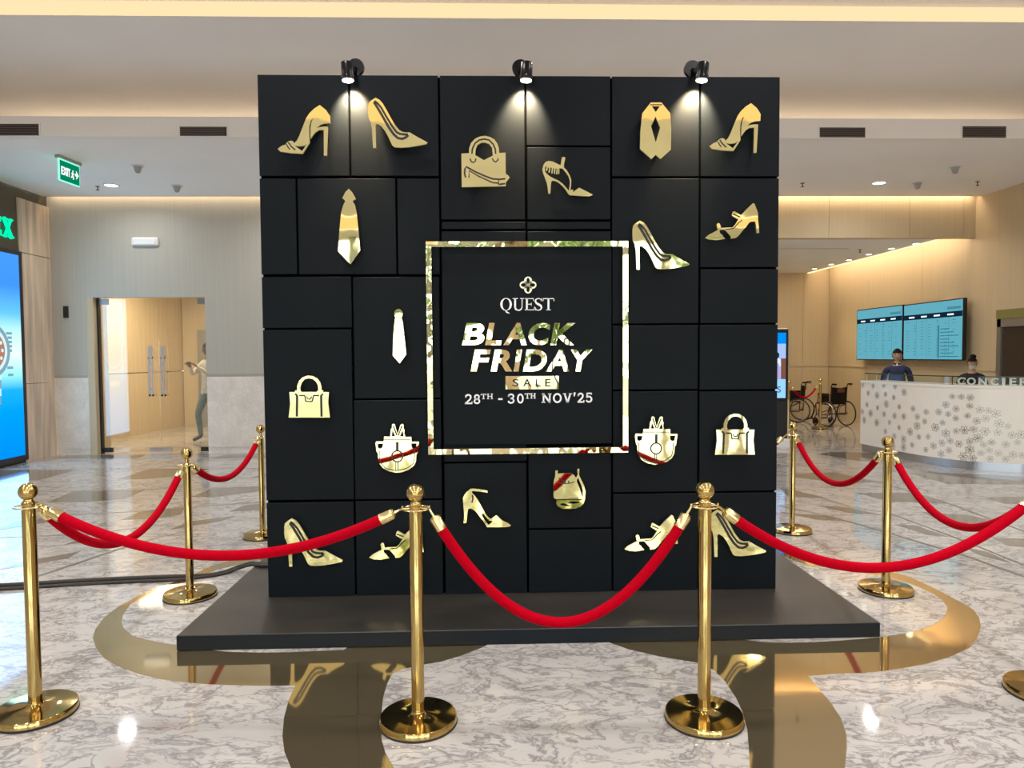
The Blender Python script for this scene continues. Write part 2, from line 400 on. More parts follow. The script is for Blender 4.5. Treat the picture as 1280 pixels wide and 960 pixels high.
for ln, w in [([(975, 577), (1040, 590), (1100, 603), (1185, 629), (1290, 668)], .02), ([(975, 607), (1060, 633), (1110, 641), (1210, 678), (1300, 715)], .02),
              ([(975, 632), (1040, 646), (1120, 669), (1210, 696), (1300, 728)], .03), ([(975, 562), (1022, 563), (1072, 563)], .03),
              ([(45, 721), (100, 703), (150, 686), (200, 671), (245, 661)], .035), ([(0, 586.5), (110, 586), (330, 585.5)], .015),
              ([(45, 615), (184, 611.5), (330, 608)], .015), ([(60, 644), (160, 640), (330, 627)], .015), ([(0, 672), (110, 668), (210, 655)], .015),
              ([(1077, 583), (1160, 590), (1280, 599)], .015)]:
    pts = [(p.x, p.y) for p in (fl(*q) for q in ln)]
    MB().ribbon(pts, w, lambda x, y, d: (x, y, 0.0014-d), 0.003).build('floor_seam', 'seam', floor)

# back wall with the glass door opening
DX0, DX1, DZ = -6.43, -4.62, 2.44
wb = empty('wall_back', (0, 0, 0)); struct(wb, 'pale striped back wall above stone wainscot')
mb = MB().box((XL-0.3, YB, 1.24), (DX0, YB+0.16, 4.4)).box((DX0, YB, DZ), (DX1, YB+0.16, 4.4)).box((DX1, YB, 1.24), (2.6, YB+0.16, 4.4))
mb.build('wall_cladding', 'wall_wood', wb)
for a, b in ((XL, DX0), (DX1, -3.4), (-3.4, -2.0), (-2.0, 0.3), (0.3, 2.6)):
    B('stone_slab', (a+0.004, YB, 0.10), (b-0.004, YB+0.16, 1.20), 'stone_panel', wb)
    B('skirting', (a, YB+0.012, 0), (b, YB+0.16, 0.10), 'stone_panel', wb)
    B('dado_rail', (a, YB+0.004, 1.20), (b, YB+0.16, 1.24), 'trim_stone', wb)
B('door_reveal', (DX0-0.01, YB+0.001, 0), (DX0+0.10, YB+0.40, DZ), 'wall_wood_warm', wb)
# glass double doors
d1 = empty('door_1', (0, 0, 0)); struct(d1, 'frameless double glass door with tall steel handles')
gx0, gx1 = DX0+0.11, DX1-0.005; gm = (gx0+gx1)/2+0.06; gy = YB+0.13
for a, b, hx in ((gx0, gm-0.006, gm-0.14), (gm+0.006, gx1, gm+0.05)):
    p = B('door_leaf', (a, gy, 0.02), (b, gy+0.012, DZ-0.02), 'door_glass', d1)
    h = MB()
    h.box((hx, gy-0.055, 0.90), (hx+0.03, gy-0.035, 1.52)).box((hx+0.055, gy-0.055, 0.90), (hx+0.075, gy-0.035, 1.52))
    h.box((hx, gy-0.055, 0.90), (hx+0.075, gy-0.035, 0.93)).box((hx, gy-0.055, 1.49), (hx+0.075, gy-0.035, 1.52))
    h.box((hx+0.008, gy-0.058, 1.50), (hx+0.068, gy-0.032, 1.69)).box((hx+0.02, gy-0.04, 1.0), (hx+0.05, gy, 1.03)).box((hx+0.02, gy-0.04, 1.4), (hx+0.05, gy, 1.43))
    h.build('door_handle', 'steel', d1)
for x in (gx0, gx1-0.16): B('patch_fitting', (x, gy-0.012, 0.02), (x+0.16, gy+0.024, 0.09), 'dark_metal', d1); B('patch_fitting', (x, gy-0.012, DZ-0.10), (x+0.16, gy+0.024, DZ-0.01), 'steel_dull', d1)
B('patch_fitting', (gm-0.17, gy-0.012, 0.02), (gm+0.17, gy+0.024, 0.09), 'steel', d1)
B('door_jamb', (DX0+0.10, gy-0.03, 0), (DX0+0.125, gy+0.04, DZ), 'dark_metal', d1)
# corridor behind the doors
wc = empty('wall_corridor', (0, 0, 0)); struct(wc, 'wood lined corridor behind the glass doors')
c0 = Vector((-7.4, 7.3, 0)); c1 = fl(236, 531)
dirc = (c1-c0); dirc.z = 0
for i in range(6):
    a = c0+dirc*(i/6); b = c0+dirc*((i+1)/6)-dirc.normalized()*0.006; nn = Vector((-dirc.y, dirc.x, 0)).normalized()*0.12
    for z0, z1 in ((0, 1.2), (1.215, 3.0)):
        MB().hexa([(a.x, a.y, z0), (b.x, b.y, z0), (b.x+nn.x, b.y+nn.y, z0), (a.x+nn.x, a.y+nn.y, z0)],
                  [(a.x, a.y, z1), (b.x, b.y, z1), (b.x+nn.x, b.y+nn.y, z1), (a.x+nn.x, a.y+nn.y, z1)]).build('corridor_panel', 'wall_wood_warm', wc)
mbk = MB(); nb_ = Vector((-dirc.y, dirc.x, 0)).normalized()*0.11; nb2 = nb_*2
mbk.hexa([(c0.x+nb_.x, c0.y+nb_.y, 0), (c1.x+nb_.x, c1.y+nb_.y, 0), (c1.x+nb2.x, c1.y+nb2.y, 0), (c0.x+nb2.x, c0.y+nb2.y, 0)], [(c0.x+nb_.x, c0.y+nb_.y, 3.05), (c1.x+nb_.x, c1.y+nb_.y, 3.05), (c1.x+nb2.x, c1.y+nb2.y, 3.05), (c0.x+nb2.x, c0.y+nb2.y, 3.05)]).build('corridor_light_block', 'trim_stone', wc)  # sheet added behind the panel gaps to block leaking light
B('corridor_end_wall', (c1.x, 11.6, 0), (-2.0, 11.75, 3.0), 'wall_wood_warm', wc)
B('corridor_side_wall', (-3.5, 7.17, 0), (-3.38, 11.6, 3.0), 'wall_wood_warm', wc)
B('corridor_ceiling', (-7.6, 7.17, 3.0), (-3.38, 11.75, 3.1), 'ceiling_white', wc)
B('corridor_doorway', (c1.x+0.35, 11.52, 0), (c1.x+0.62, 11.6, 2.1), 'steel_dull', wc)

# bulkhead over the lobby, deep back wall and the wall with the screens
wk = empty('wall_bulkhead', (0, 0, 0)); struct(wk, 'wood striped bulkhead above the concierge lobby')
for a, b in ((2.6, 3.9), (3.9, 5.2), (5.2, 6.5), (6.5, 7.38), (7.38, XR)):
    B('bulkhead_panel', (a+0.003, YB, 3.33), (b-0.003, YB+0.14, 4.4), 'wall_wood_warm', wk)
wr = empty('wall_right', (0, 0, 0)); struct(wr, 'warm wood panelled side wall with wainscot')
ys = [YW, -9, -6, -3, 0, 2.5, 5.20, 6.47, 8.4, 10.2, YD]
for a, b in zip(ys[:-1], ys[1:]):
    if a == 5.20: B('wall_panel', (XR, a, 2.14), (XR+0.15, b, 4.9), 'wall_wood_warm', wr); continue
    B('wall_panel', (XR, a+0.002, 1.24), (XR+0.15, b-0.002, 4.9), 'wall_wood_warm', wr)
    B('wainscot_panel', (XR, a+0.003, 0), (XR+0.15, b-0.003, 1.20), 'wall_wood_warm', wr)
    B('dado_rail', (XR-0.012, a, 1.20), (XR+0.15, b, 1.24), 'wall_wood_warm', wr)
wd = empty('wall_deep', (0, 0, 0)); struct(wd, 'warm wood lobby wall behind the wheelchairs')
for a, b in ((2.4, 4.3), (4.3, 5.9), (5.9, 6.98), (6.98, XR)):
    B('wall_panel', (a+0.003, YD, 1.24), (b-0.003, YD+0.15, 3.5), 'wall_wood_warm', wd)
    B('wainscot_panel', (a+0.003, YD, 0), (b-0.003, YD+0.15, 1.20), 'wall_wood_warm', wd)
    B('dado_rail', (a, YD-0.012, 1.20), (b, YD+0.15, 1.24), 'wall_wood_warm', wd)
B('wall_light_block', (2.3, YD+0.14, 0), (XR+0.3, YD+0.25, 3.7), 'trim_stone', wd)  # added sheet behind the deep wall, keeps world light out of the gaps
B('wall_light_block', (XR+0.13, YW, 0), (XR+0.25, YD+0.2, 5.0), 'trim_stone', wr)  # same added light block behind the side wall
struct(B('wall_partition', (2.4, YB+0.16, 0), (2.6, YD, 3.5), 'wall_wood_warm'))
# service door in the right wall
d2 = empty('door_2', (0, 0, 0)); struct(d2, 'dark glazed door in grey metal frame under yellow green header')
B('door_header', (XR-0.03, 5.20, 2.0), (XR+0.12, 6.46, 2.14), 'yellow_green', d2)
B('door_frame', (XR-0.02, 5.20, 1.88), (XR+0.10, 6.45, 2.0), 'steel_dull', d2)
B('door_frame', (XR-0.02, 6.37, 0), (XR+0.10, 6.455, 2.0), 'steel_dull', d2)
B('door_frame', (XR-0.02, 5.20, 0), (XR+0.10, 5.28, 2.0), 'steel_dull', d2)
B('door_panel', (XR+0.01, 5.28, 0), (XR+0.06, 6.37, 1.88), 'door_dark', d2)

# shop wall on the left: brown fascia, stone pilaster, shopfront
wl = empty('wall_left', (0, 0, 0)); struct(wl, 'brown shopfront wall with striped stone pilaster')
for z0, z1 in ((0, 1.135), (1.145, 3.035), (3.045, 3.82)):
    B('pilaster_slab', (XL-0.2, 6.28, z0), (XL, YB, z1), 'travertine', wl)
B('shop_cornice', (XL-0.2, YW, 3.83), (XL-0.03, YB, 4.0), 'shop_brown', wl)
B('shop_fascia', (XL-0.2, 2.6, 3.04), (XL-0.02, 6.28, 3.83), 'shop_brown', wl)
B('shop_wall', (XL-0.2, YW, 0), (XL-0.02, 2.6, 3.83), 'wall_wood', wl)
B('shop_wall', (XL-0.2, 2.6, 0), (XL-0.02, 5.05, 3.04), 'travertine', wl)
B('shop_plinth', (XL-0.2, 5.05, 0), (XL-0.02, 6.28, 3.04), 'dark_frame', wl)
B('wall_upper', (XL-0.2, YW, 4.0), (XL-0.05, YB, 4.9), 'ceiling_white', wl)

# ceilings
ce = empty('ceiling', (0, 0, 0)); struct(ce, 'stepped white lobby ceiling with warm cove light')
B('low_ceiling', (XL, 3.955, ZC), (XR, 6.88, ZC+0.05), 'ceiling_white', ce)
B('fascia_lip', (XL, 3.9, ZC), (XR, 3.96, 4.18), 'fascia_white', ce)
B('slot_top', (XL, 6.86, 4.3), (XR, YB+0.16, 4.35), 'ceiling_white', ce)
B('slot_side', (XL, 6.86, ZC), (XR, 6.88, 4.3), 'ceiling_white', ce)
B('recess_back', (XL-0.2, 5.3, ZC+0.05), (XR, 5.36, 4.7), 'ceiling_white', ce)
B('recess_ceiling', (XL-0.2, 2.45, 4.60), (XR+0.2, 5.36, 4.66), 'ceiling_white', ce)
B('main_ceiling', (XL-0.2, -5.0, 4.732), (XR+0.2, 2.6, 4.80), 'ceiling_white', ce)
B('far_ceiling', (XL-0.2, -11.4, 4.50), (XR+0.2, -5.1, 4.56), 'ceiling_white', ce)
B('window_bulkhead', (XL-0.2, YW-0.1, 4.25), (XR+0.2, -11.4, 4.31), 'ceiling_white', ce)
B('lobby_soffit', (2.6, YB+0.14, 3.33), (7.08, YD, 3.38), 'ceiling_white', ce)
B('slot_cover', (7.08, YB+0.14, 3.52), (XR, YD, 3.56), 'ceiling_white', ce)
B('soffit_upstand', (7.06, YB+0.14, 3.33), (7.08, YD, 3.52), 'ceiling_white', ce)
tag(B('cove_light', (7.045, YB+0.16, 3.318), (7.10, YD-0.05, 3.332), 'slot_glow'), 'thin warm light line along the soffit above the information screens', 'cove light')
B('soffit_groove', (4.9, 8.12, 3.327), (6.1, 8.15, 3.332), 'plastic_grey', ce)
def lit_strip(name, a, b, label):
    return tag(B(name, a, b, 'cove_glow'), label, 'cove light')
lit_strip('cove_light', (XL-0.1, 2.442, 4.602), (XR+0.1, 2.455, 4.730), 'long warm glowing cove strip in the high ceiling step')
lit_strip('cove_light', (XL-0.1, -5.12, 4.51), (XR+0.1, -5.0, 4.735), 'warm cove strip in ceiling step mirrored by gold shoes')
lit_strip('cove_light', (XL-0.1, -11.41, 4.32), (XR+0.1, -11.4, 4.49), 'thin warm cove strip above the entrance windows')

# entrance glazing behind the camera (seen only in the mirrors)
wf = empty('wall_front', (0, 0, 0)); struct(wf, 'glazed entrance wall')
B('window_head', (XL-0.2, YW-0.12, 4.2), (XR+0.2, YW, 4.9), 'ceiling_white', wf)
NB = 8; bw = (XR-XL)/NB
for i in range(NB+1):
    x = XL+i*bw; wdt = 0.28 if i % 4 == 0 else 0.05
    B('mullion', (x-wdt, YW-0.12, 0), (x+wdt, YW, 4.25), 'steel_dull' if i % 4 else 'travertine', wf)
    if i < NB:
        B('transom', (x, YW-0.08, 2.5), (x+bw, YW-0.03, 2.58), 'steel_dull', wf)
        win = struct(empty('window_%d' % (i+1)), 'tall entrance window pane')
        for z0, z1 in ((0.0, 2.5), (2.58, 4.25)): B('pane', (x+0.06, YW-0.06, z0), (x+bw-0.06, YW-0.05, z1), 'window_glass', win)
struct(B('ground', (-60, -70, -0.2), (60, YW-0.2, -0.08), 'ground_grey'))
def tree(x, y, h, seed, label):
    rnd = random.Random(seed); t = empty('leafy_tree', (x, y, -0.08))
    MB().tube([(0, 0, 0), (0.05, 0, h*0.3), (0, 0.05, h*0.6)], [0.22, 0.16, 0.08], 8).build('trunk', 'bark', t, True)
    mb = MB()
    for k in range(260):
        a = rnd.uniform(0, 6.28); rr = h*0.33*math.sqrt(rnd.random()); z = h*(0.35+0.62*rnd.random())
        c = Vector((rr*math.cos(a), rr*math.sin(a), z)); s = rnd.uniform(0.25, 0.5)
        u = Vector((rnd.gauss(0, 1), rnd.gauss(0, 1), rnd.gauss(0, 1))).normalized(); w = u.orthogonal().normalized()
        mb.add([c-u*s, c+w*s*0.6, c+u*s, c-w*s*0.6], [(0, 1, 2, 3)])
    mb.build('crown', 'leaf_green', t, recalc=False)
    tag(t, label, 'tree', 'street trees outside the entrance')
for k, (x, y, h) in enumerate(((-7.5, -20, 6.5), (-2.5, -23, 7.5), (2.0, -19, 5.5), (8.5, -22, 7))):
    tree(x, y, h, k, 'leafy green street tree outside the entrance windows')
def ceiling_lamp(x, y, z, r, energy, label, group, glow='downlight_glow', col=SOFT, spread=150):
    t = empty('downlight', (x, y, z))
    MB().lathe([(r*1.25, -0.012), (r*1.25, 0.002), (r, 0.002), (r, -0.012), (r*1.25, -0.012)], 20, caps=False).build('trim_ring', 'plastic_white', t)
    MB().lathe([(r, -0.010), (r, -0.001)], 20).build('lens', glow, t)
    tag(t, label, 'downlight', group)
    if energy:
        l = bpy.data.lights.new('downlight_lamp', 'AREA'); l.shape = 'DISK'; l.size = r*2; l.energy = energy; l.color = col; l.spread = math.radians(spread)
        o = bpy.data.objects.new('downlight_lamp', l); COL.objects.link(o); o.location = (x, y, z-0.02)
for x in (-4.6, -1.4, 1.8, 5.0):  # out-of-view downlight grid, added as fill for the room and display front
    for y in (-3.4, -0.9, 1.4): ceiling_lamp(x, y, 4.732, 0.16, 22, 'round fill downlight added out of view in the main ceiling above the display', 'added main ceiling fill downlights')
    for y in (-9.6, -6.8): ceiling_lamp(x, y, 4.50, 0.16, 30, 'round fill downlight added out of view in the ceiling near the entrance windows', 'added entrance ceiling fill downlights')

# ------------------------------------------------------------------ platform
PF = -0.5635; PL, PR, PZ = -1.8207, 1.8563, 0.0818
plat = empty('display_platform', (0, 0, 0)); tag(plat, 'low wide black wooden platform carrying the panelled display wall', 'platform')
bev(MB().box((PL, PF, 0.002), (PR, 1.25, PZ)).build('deck', 'platform_top', plat), 0.004, 1)
B('front_edge', (PL+0.002, PF-0.003, 0.006), (PR-0.002, PF+0.01, PZ-0.003), 'edge_navy', plat)

# ------------------------------------------------------------------ display wall
HW, HT = 1.525, PZ+3.0542
disp = empty('display_wall', (0, 0, PZ)); tag(disp, 'tall matte black panelled display wall with sale lettering on platform', 'display')
def DB(name, a, b, m): 
    o = B(name, (a[0], a[1], a[2]-PZ), (b[0], b[1], b[2]-PZ), m, disp); return o
DB('core', (-HW, 0.030, PZ), (HW, 0.42, HT), 'core_black')
panels = [(322, 437, 94, 221), (437, 549, 94, 221), (326, 371.5, 222, 344), (371.5, 496, 222, 344), (496, 550.5, 222, 344),
 (329, 440.5, 345, 411), (330, 442, 411, 626), (335, 444, 627, 746), (441, 551, 345, 499), (442, 553, 499, 625), (444, 554.5, 625, 744),
 (549.5, 657, 95, 275.5), (657, 764, 95, 183), (658, 764, 183, 275.5), (551, 658, 276, 287.5), (658, 764, 276, 287.5),
 (552, 659, 288, 578), (659, 764.5, 288, 556.5), (555, 659.5, 578, 742), (659.5, 765, 557, 661), (660, 765.5, 661, 741),
 (764, 875, 95, 221.5), (875, 974.5, 95, 221.5), (764, 874.5, 222, 405.5), (874.5, 973, 222, 335), (874.5, 972, 335.5, 405),
 (764.5, 873.5, 405.5, 488), (873.5, 971.5, 405, 488), (765, 873, 488, 616), (873, 971, 488, 615), (765.5, 873, 616, 739), (873, 970, 615, 737)]
xs_snap = {}
for i, (a, b, c, d) in enumerate(panels):
    p = wy((a), (c+d)/2); q = wy(b, (c+d)/2); t = wy((a+b)/2, c); u = wy((a+b)/2, d)
    x0, x1, z0, z1 = p.x, q.x, u.z, t.z
    if a < 340: x0 = -HW
    if b > 965: x1 = HW
    if c < 97: z1 = HT
    if d > 735: z0 = PZ
    g = 0.0055; off = random.uniform(0, 0.003)
    o = DB('panel', (x0+(g if a > 340 else 0), -off, z0+(g if d < 735 else 0)), (x1-(g if b < 965 else 0), 0.032, z1-(g if c > 97 else 0)), 'panel_black')
    bev(o, 0.0025, 1)
# raised sign panel in the middle
sx0 = wy(554, 430).x; sx1 = wy(764, 430).x; sz0 = wy(660, 555).z; sz1 = wy(660, 305).z
bev(DB('sign_panel', (sx0, -0.018, sz0), (sx1, 0.0, sz1), 'panel_black'), 0.002, 1)
SY = -0.018
def L3(px, py, d, y=SY, th=0.006):      # pixel on the sign plane to display-local 3D
    p = wy(px, py, y-th); return (p.x, y-th+d, p.z-PZ)

# --- lettering
def strokes(name, sts, m, th=0.006):
    mb = MB()
    for pts, w in sts: mb.ribbon(pts, w, lambda x, y, d: L3(x, y, d, th=th), th)
    return mb.build(name, m, disp)
def arc(cx, cy, rx, ry, a0, a1, n=18):
    return [(cx+rx*math.cos(math.radians(a0+(a1-a0)*i/n)), cy-ry*math.sin(math.radians(a0+(a1-a0)*i/n))) for i in range(n+1)]
def ell(cx, cy, rx, ry, n=28): return [(cx+rx*math.cos(2*math.pi*i/n), cy-ry*math.sin(2*math.pi*i/n)) for i in range(n)]
def ringplate(name, outer, inner, m, th=0.006):
    return MB().plate([outer, inner], lambda x, y, d: L3(x, y, d, th=th), th).build(name, m, disp)
# QUEST, serif capitals
q = MB(); q.plate([ell(632.6, 380.4, 7.3, 7.9), ell(632.6, 380.4, 4.5, 7.2)], lambda x, y, d: L3(x, y, d), .006)
q.ribbon([(631, 387), (633.5, 390.2), (636.8, 391.6)], [0.8, 1.9, 0.9], lambda x, y, d: L3(x, y, d), .006); q.build('letter', 'letter_white', disp)
strokes('letter', [([(643.9, 373), (643.9, 384.5)], 2.3), ([(643.9, 384)]+arc(648.2, 383.6, 4.3, 4.2, 180, 360)[1:]+[(652.6, 384)], [2.2]*6+[1.4]*14), ([(652.6, 384.5), (652.6, 373)], 1.0), ([(640.8, 373.1), (647.4, 373.1)], 0.8), ([(650.2, 373.1), (655, 373.1)], 0.8)], 'letter_white')
strokes('letter', [([(658.6, 373), (658.6, 387.6)], 2.3), ([(656, 373.2), (667, 373.2)], 0.9), ([(666.6, 373), (667.2, 376.2)], 0.8), ([(659, 380.2), (664.4, 380.2)], 0.9), ([(664.2, 378.2), (664.2, 382.2)], 0.7), ([(656, 387.3), (667.6, 387.3)], 0.9), ([(667.2, 387.6), (668.4, 383.4)], 0.9)], 'letter_white')
strokes('letter', [([(677, 376.3), (675.8, 373.9), (673, 372.9), (670, 374.2), (669.2, 376.6), (670.6, 378.9), (673.4, 380.5), (676.2, 382.3), (677, 384.9), (675.6, 387), (672.6, 387.9), (670.2, 387), (669.2, 384.6)], [.8, .9, 1.0, 1.5, 2, 2.4, 2.6, 2.5, 2.0, 1.5, 1.0, .9, .8]), ([(677, 372.8), (677, 376.4)], 0.8), ([(669.3, 384.2), (669.3, 388)], 0.8)], 'letter_white')
strokes('letter', [([(685.6, 373), (685.6, 387.4)], 2.3), ([(679, 373.2), (692.3, 373.2)], 0.9), ([(679.2, 373), (678.9, 376.4)], 0.8), ([(692.1, 373), (692.7, 376.4)], 0.8), ([(682.8, 387.3), (688.6, 387.3)], 0.8)], 'letter_white')
# quatrefoil emblem
fm = MB()
for k in range(4):
    a = k*math.pi/2; cx, cy = 660.1+5.3*math.sin(a), 356.2-5.3*math.cos(a)
    ov = k % 2 == 0
    fm.plate([ell(cx, cy, 4.9 if ov else 5.2, 5.2 if ov else 4.7), ell(cx, cy, 2.1 if ov else 3.6, 3.7 if ov else 2.4)], lambda x, y, d: L3(x, y, d), .006)
fm.build('emblem', 'emblem_gold', disp)
for k in range(4): strokes('emblem_petal', [([(660.1+1.6*math.cos(k*math.pi/4), 356.2-1.6*math.sin(k*math.pi/4)), (660.1-1.6*math.cos(k*math.pi/4), 356.2+1.6*math.sin(k*math.pi/4))], 0.5)], 'gold_edge', 0.007)
# gold sans letters from the built-in font, fitted to their boxes
def font_mesh(ch, bold=0.0, shear=0.0, extrude=0.1):
    c = bpy.data.curves.new('t', 'FONT'); c.body = ch; c.offset = bold; c.shear = shear; c.extrude = extrude; c.resolution_u = 4
    o = bpy.data.objects.new('t', c); COL.objects.link(o)
    dg = bpy.context.evaluated_depsgraph_get(); me = bpy.data.meshes.new_from_object(o.evaluated_get(dg))
    bpy.data.objects.remove(o); bpy.data.curves.remove(c); return me
def font_letter(ch, box, m, to3, th, bold=0.03, shear=0.0, name='letter', parent=None):
    me = font_mesh(ch, bold, shear); xs = [v.co.x for v in me.vertices]; ys = [v.co.y for v in me.vertices]; zs = [v.co.z for v in me.vertices]
    x0, x1, y0, y1, z0, z1 = min(xs), max(xs), min(ys), max(ys), min(zs), max(zs)
    for v in me.vertices:
        px = box[0]+(v.co.x-x0)/(x1-x0)*(box[1]-box[0]); py = box[3]-(v.co.y-y0)/(y1-y0)*(box[3]-box[2])
        v.co = to3(px, py, (z1-v.co.z)/(z1-z0)*th)
    me.name = name; me.materials.clear(); me.materials.append(MATS[m])
    bm = bmesh.new(); bm.from_mesh(me); bmesh.ops.recalc_face_normals(bm, faces=bm.faces); bm.to_mesh(me); bm.free()
    o = bpy.data.objects.new(name, me); COL.objects.link(o); o.parent = parent; return o
GT = 0.014
for w, (t, b) in (((('B', 577.5, 605.5), ('L', 606.5, 627), ('A', 629, 658.4), ('C', 660.5, 688), ('K', 688, 719.4)), (403.6, 431.5)),
                  ((('F', 588.2, 613.5), ('R', 613.5, 640.5), ('I', 642, 652.5), ('D', 653.8, 683.5), ('A', 682.5, 711.5), ('Y', 713.5, 740.5)), (437, 464.4))):
    for ch, a, c in w: font_letter(ch, (a, c, t, b), 'gold_wavy', lambda x, y, d: L3(x, y, d, th=GT), GT, 0.035, 0.16, parent=disp)
MB().plate([[(631.9, 470.2), (698.4, 469.9), (698.4, 486.3), (631.9, 486.7)][::-1]], lambda x, y, d: L3(x, y, d, th=.006), .006).build('sale_plate', 'gold_wavy', disp)
for ch, a, c in (('S', 640.5, 648.2), ('A', 654, 664), ('L', 669.5, 676), ('E', 681.5, 688.2)):
    font_letter(ch, (a, c, 473.8, 483), 'cut_black', lambda x, y, d: L3(x, y, d, th=.008), .003, 0.012, parent=disp)
# date line, slab serif
def slab(ch, x0, x1, t, b, w):
    m_ = (x0+x1)/2; h = b-t; sw = w*0.62; e = w/2
    def P(u, v): return (x0+u*(x1-x0), t+v*h)
    if ch == 'T': return [([(m_, t), (m_, b)], w), ([(x0, t+sw/2), (x1, t+sw/2)], sw), ([(x0+sw/2, t), (x0+sw/2, t+h*.3)], sw), ([(x1-sw/2, t), (x1-sw/2, t+h*.3)], sw), ([(m_-w*1.1, b-sw/2), (m_+w*1.1, b-sw/2)], sw)]
    if ch == 'H':
        o = [([(x0+w*.95, t), (x0+w*.95, b)], w), ([(x1-w*.95, t), (x1-w*.95, b)], w), ([(x0+w, (t+b)/2), (x1-w, (t+b)/2)], sw)]
        for xx in (x0+w*.95, x1-w*.95):
            for yy in (t+sw/2, b-sw/2): o.append(([(xx-w*.95, yy), (xx+w*.95, yy)], sw))
        return o
    if ch == 'N':
        l, r = x0+w*1.05, x1-w*.95
        return [([(l, t), (l, b)], w*.9), ([(r, t), (r, b)], w*.9), ([(l-w*.3, t), (r+w*.2, b)], w*1.1), ([(x0, b-sw/2), (l+w, b-sw/2)], sw), ([(x0, t+sw/2), (l, t+sw/2)], sw), ([(r-w, t+sw/2), (x1, t+sw/2)], sw)]
    if ch == 'V': return [([(x0+w*.9, t), (m_, b)], w*1.05), ([(m_, b), (x1-w*.9, t)], w*1.05), ([(x0, t+sw/2), (x0+w*1.9, t+sw/2)], sw), ([(x1-w*1.9, t+sw/2), (x1, t+sw/2)], sw), ([(m_-w*.6, b-sw/3), (m_+w*.6, b-sw/3)], sw*.7)]
    if ch in '0O': return [(ell(m_, (t+b)/2, (x1-x0-w)/2, (h-w*.8)/2, 24)+[ell(m_, (t+b)/2, (x1-x0-w)/2, (h-w*.8)/2, 24)[0]], w)]
    if ch == '8':
        r1 = ell(m_, t+h*.27, (x1-x0-w)/2*.86, h*.27-w*.42, 20); r2 = ell(m_, t+h*.71, (x1-x0-w)/2, h*.29-w*.42, 20)
        return [(r1+[r1[0]], w*.9), (r2+[r2[0]], w*.95)]
    if ch == '2': return [([P(.12, .26), P(.2, .13), P(.38, .06), P(.6, .07), P(.78, .18), P(.8, .34), P(.68, .52), P(.42, .72), P(.14, .92)], w), ([P(.02, .94), P(.98, .94)], w*.9), ([P(.93, .98), P(.96, .76)], w*.7), ([P(.1, .12), P(.12, .34)], w*.6)]
    if ch == '3': return [([P(.1, .28), P(.18, .12), P(.45, .06), P(.72, .1), P(.85, .24), P(.76, .4), P(.45, .48)], w), ([P(.4, .48), P(.74, .52), P(.9, .7), P(.78, .88), P(.48, .95), P(.2, .9), P(.06, .74)], w), ([P(.1, .08), P(.1, .32)], w*.6)]
    if ch == '5': return [([P(.22, .05), P(.16, .5)], w*.9), ([P(.15, .06), P(.86, .06)], w*.9), ([P(.16, .48), P(.4, .38), P(.68, .42), P(.88, .6), P(.82, .82), P(.58, .95), P(.3, .93), P(.06, .78)], w), ([P(.84, .0), P(.84, .2)], w*.6)]
    if ch == "'": return [([(m_, t), (m_-0.8, b)], [w, w*.5])]
    if ch == '-': return [([(x0, m_*0+(t+b)/2), (x1, (t+b)/2)], w)]
for ch, x0, x1, t, b, w in (('2', 581, 590.4, 493, 505, 2.0), ('8', 592, 600.3, 493, 505, 2.0), ('T', 601, 607.9, 492.2, 499, 1.4), ('H', 608.8, 616.1, 492, 499, 1.4),
    ('-', 622.8, 628.2, 498.2, 499.6, 2.0), ('3', 634.8, 643.2, 492.2, 504.4, 2.0), ('0', 646.3, 654.6, 492.2, 504.2, 2.0), ('T', 656, 662.6, 491.6, 498.4, 1.4), ('H', 663, 669.7, 491.5, 498.3, 1.4),
    ('N', 677.2, 689.2, 491.8, 503.6, 2.1), ('O', 691.2, 702.2, 491.6, 503.6, 2.1), ('V', 703.8, 715, 491.6, 503.4, 2.0), ("'", 717, 720, 490.6, 495.5, 2.4), ('2', 721.9, 730.3, 491.2, 503.2, 2.0), ('5', 732.3, 740.6, 491, 503, 2.0)):
    strokes('letter', slab(ch, x0, x1, t, b, w), 'letter_white')

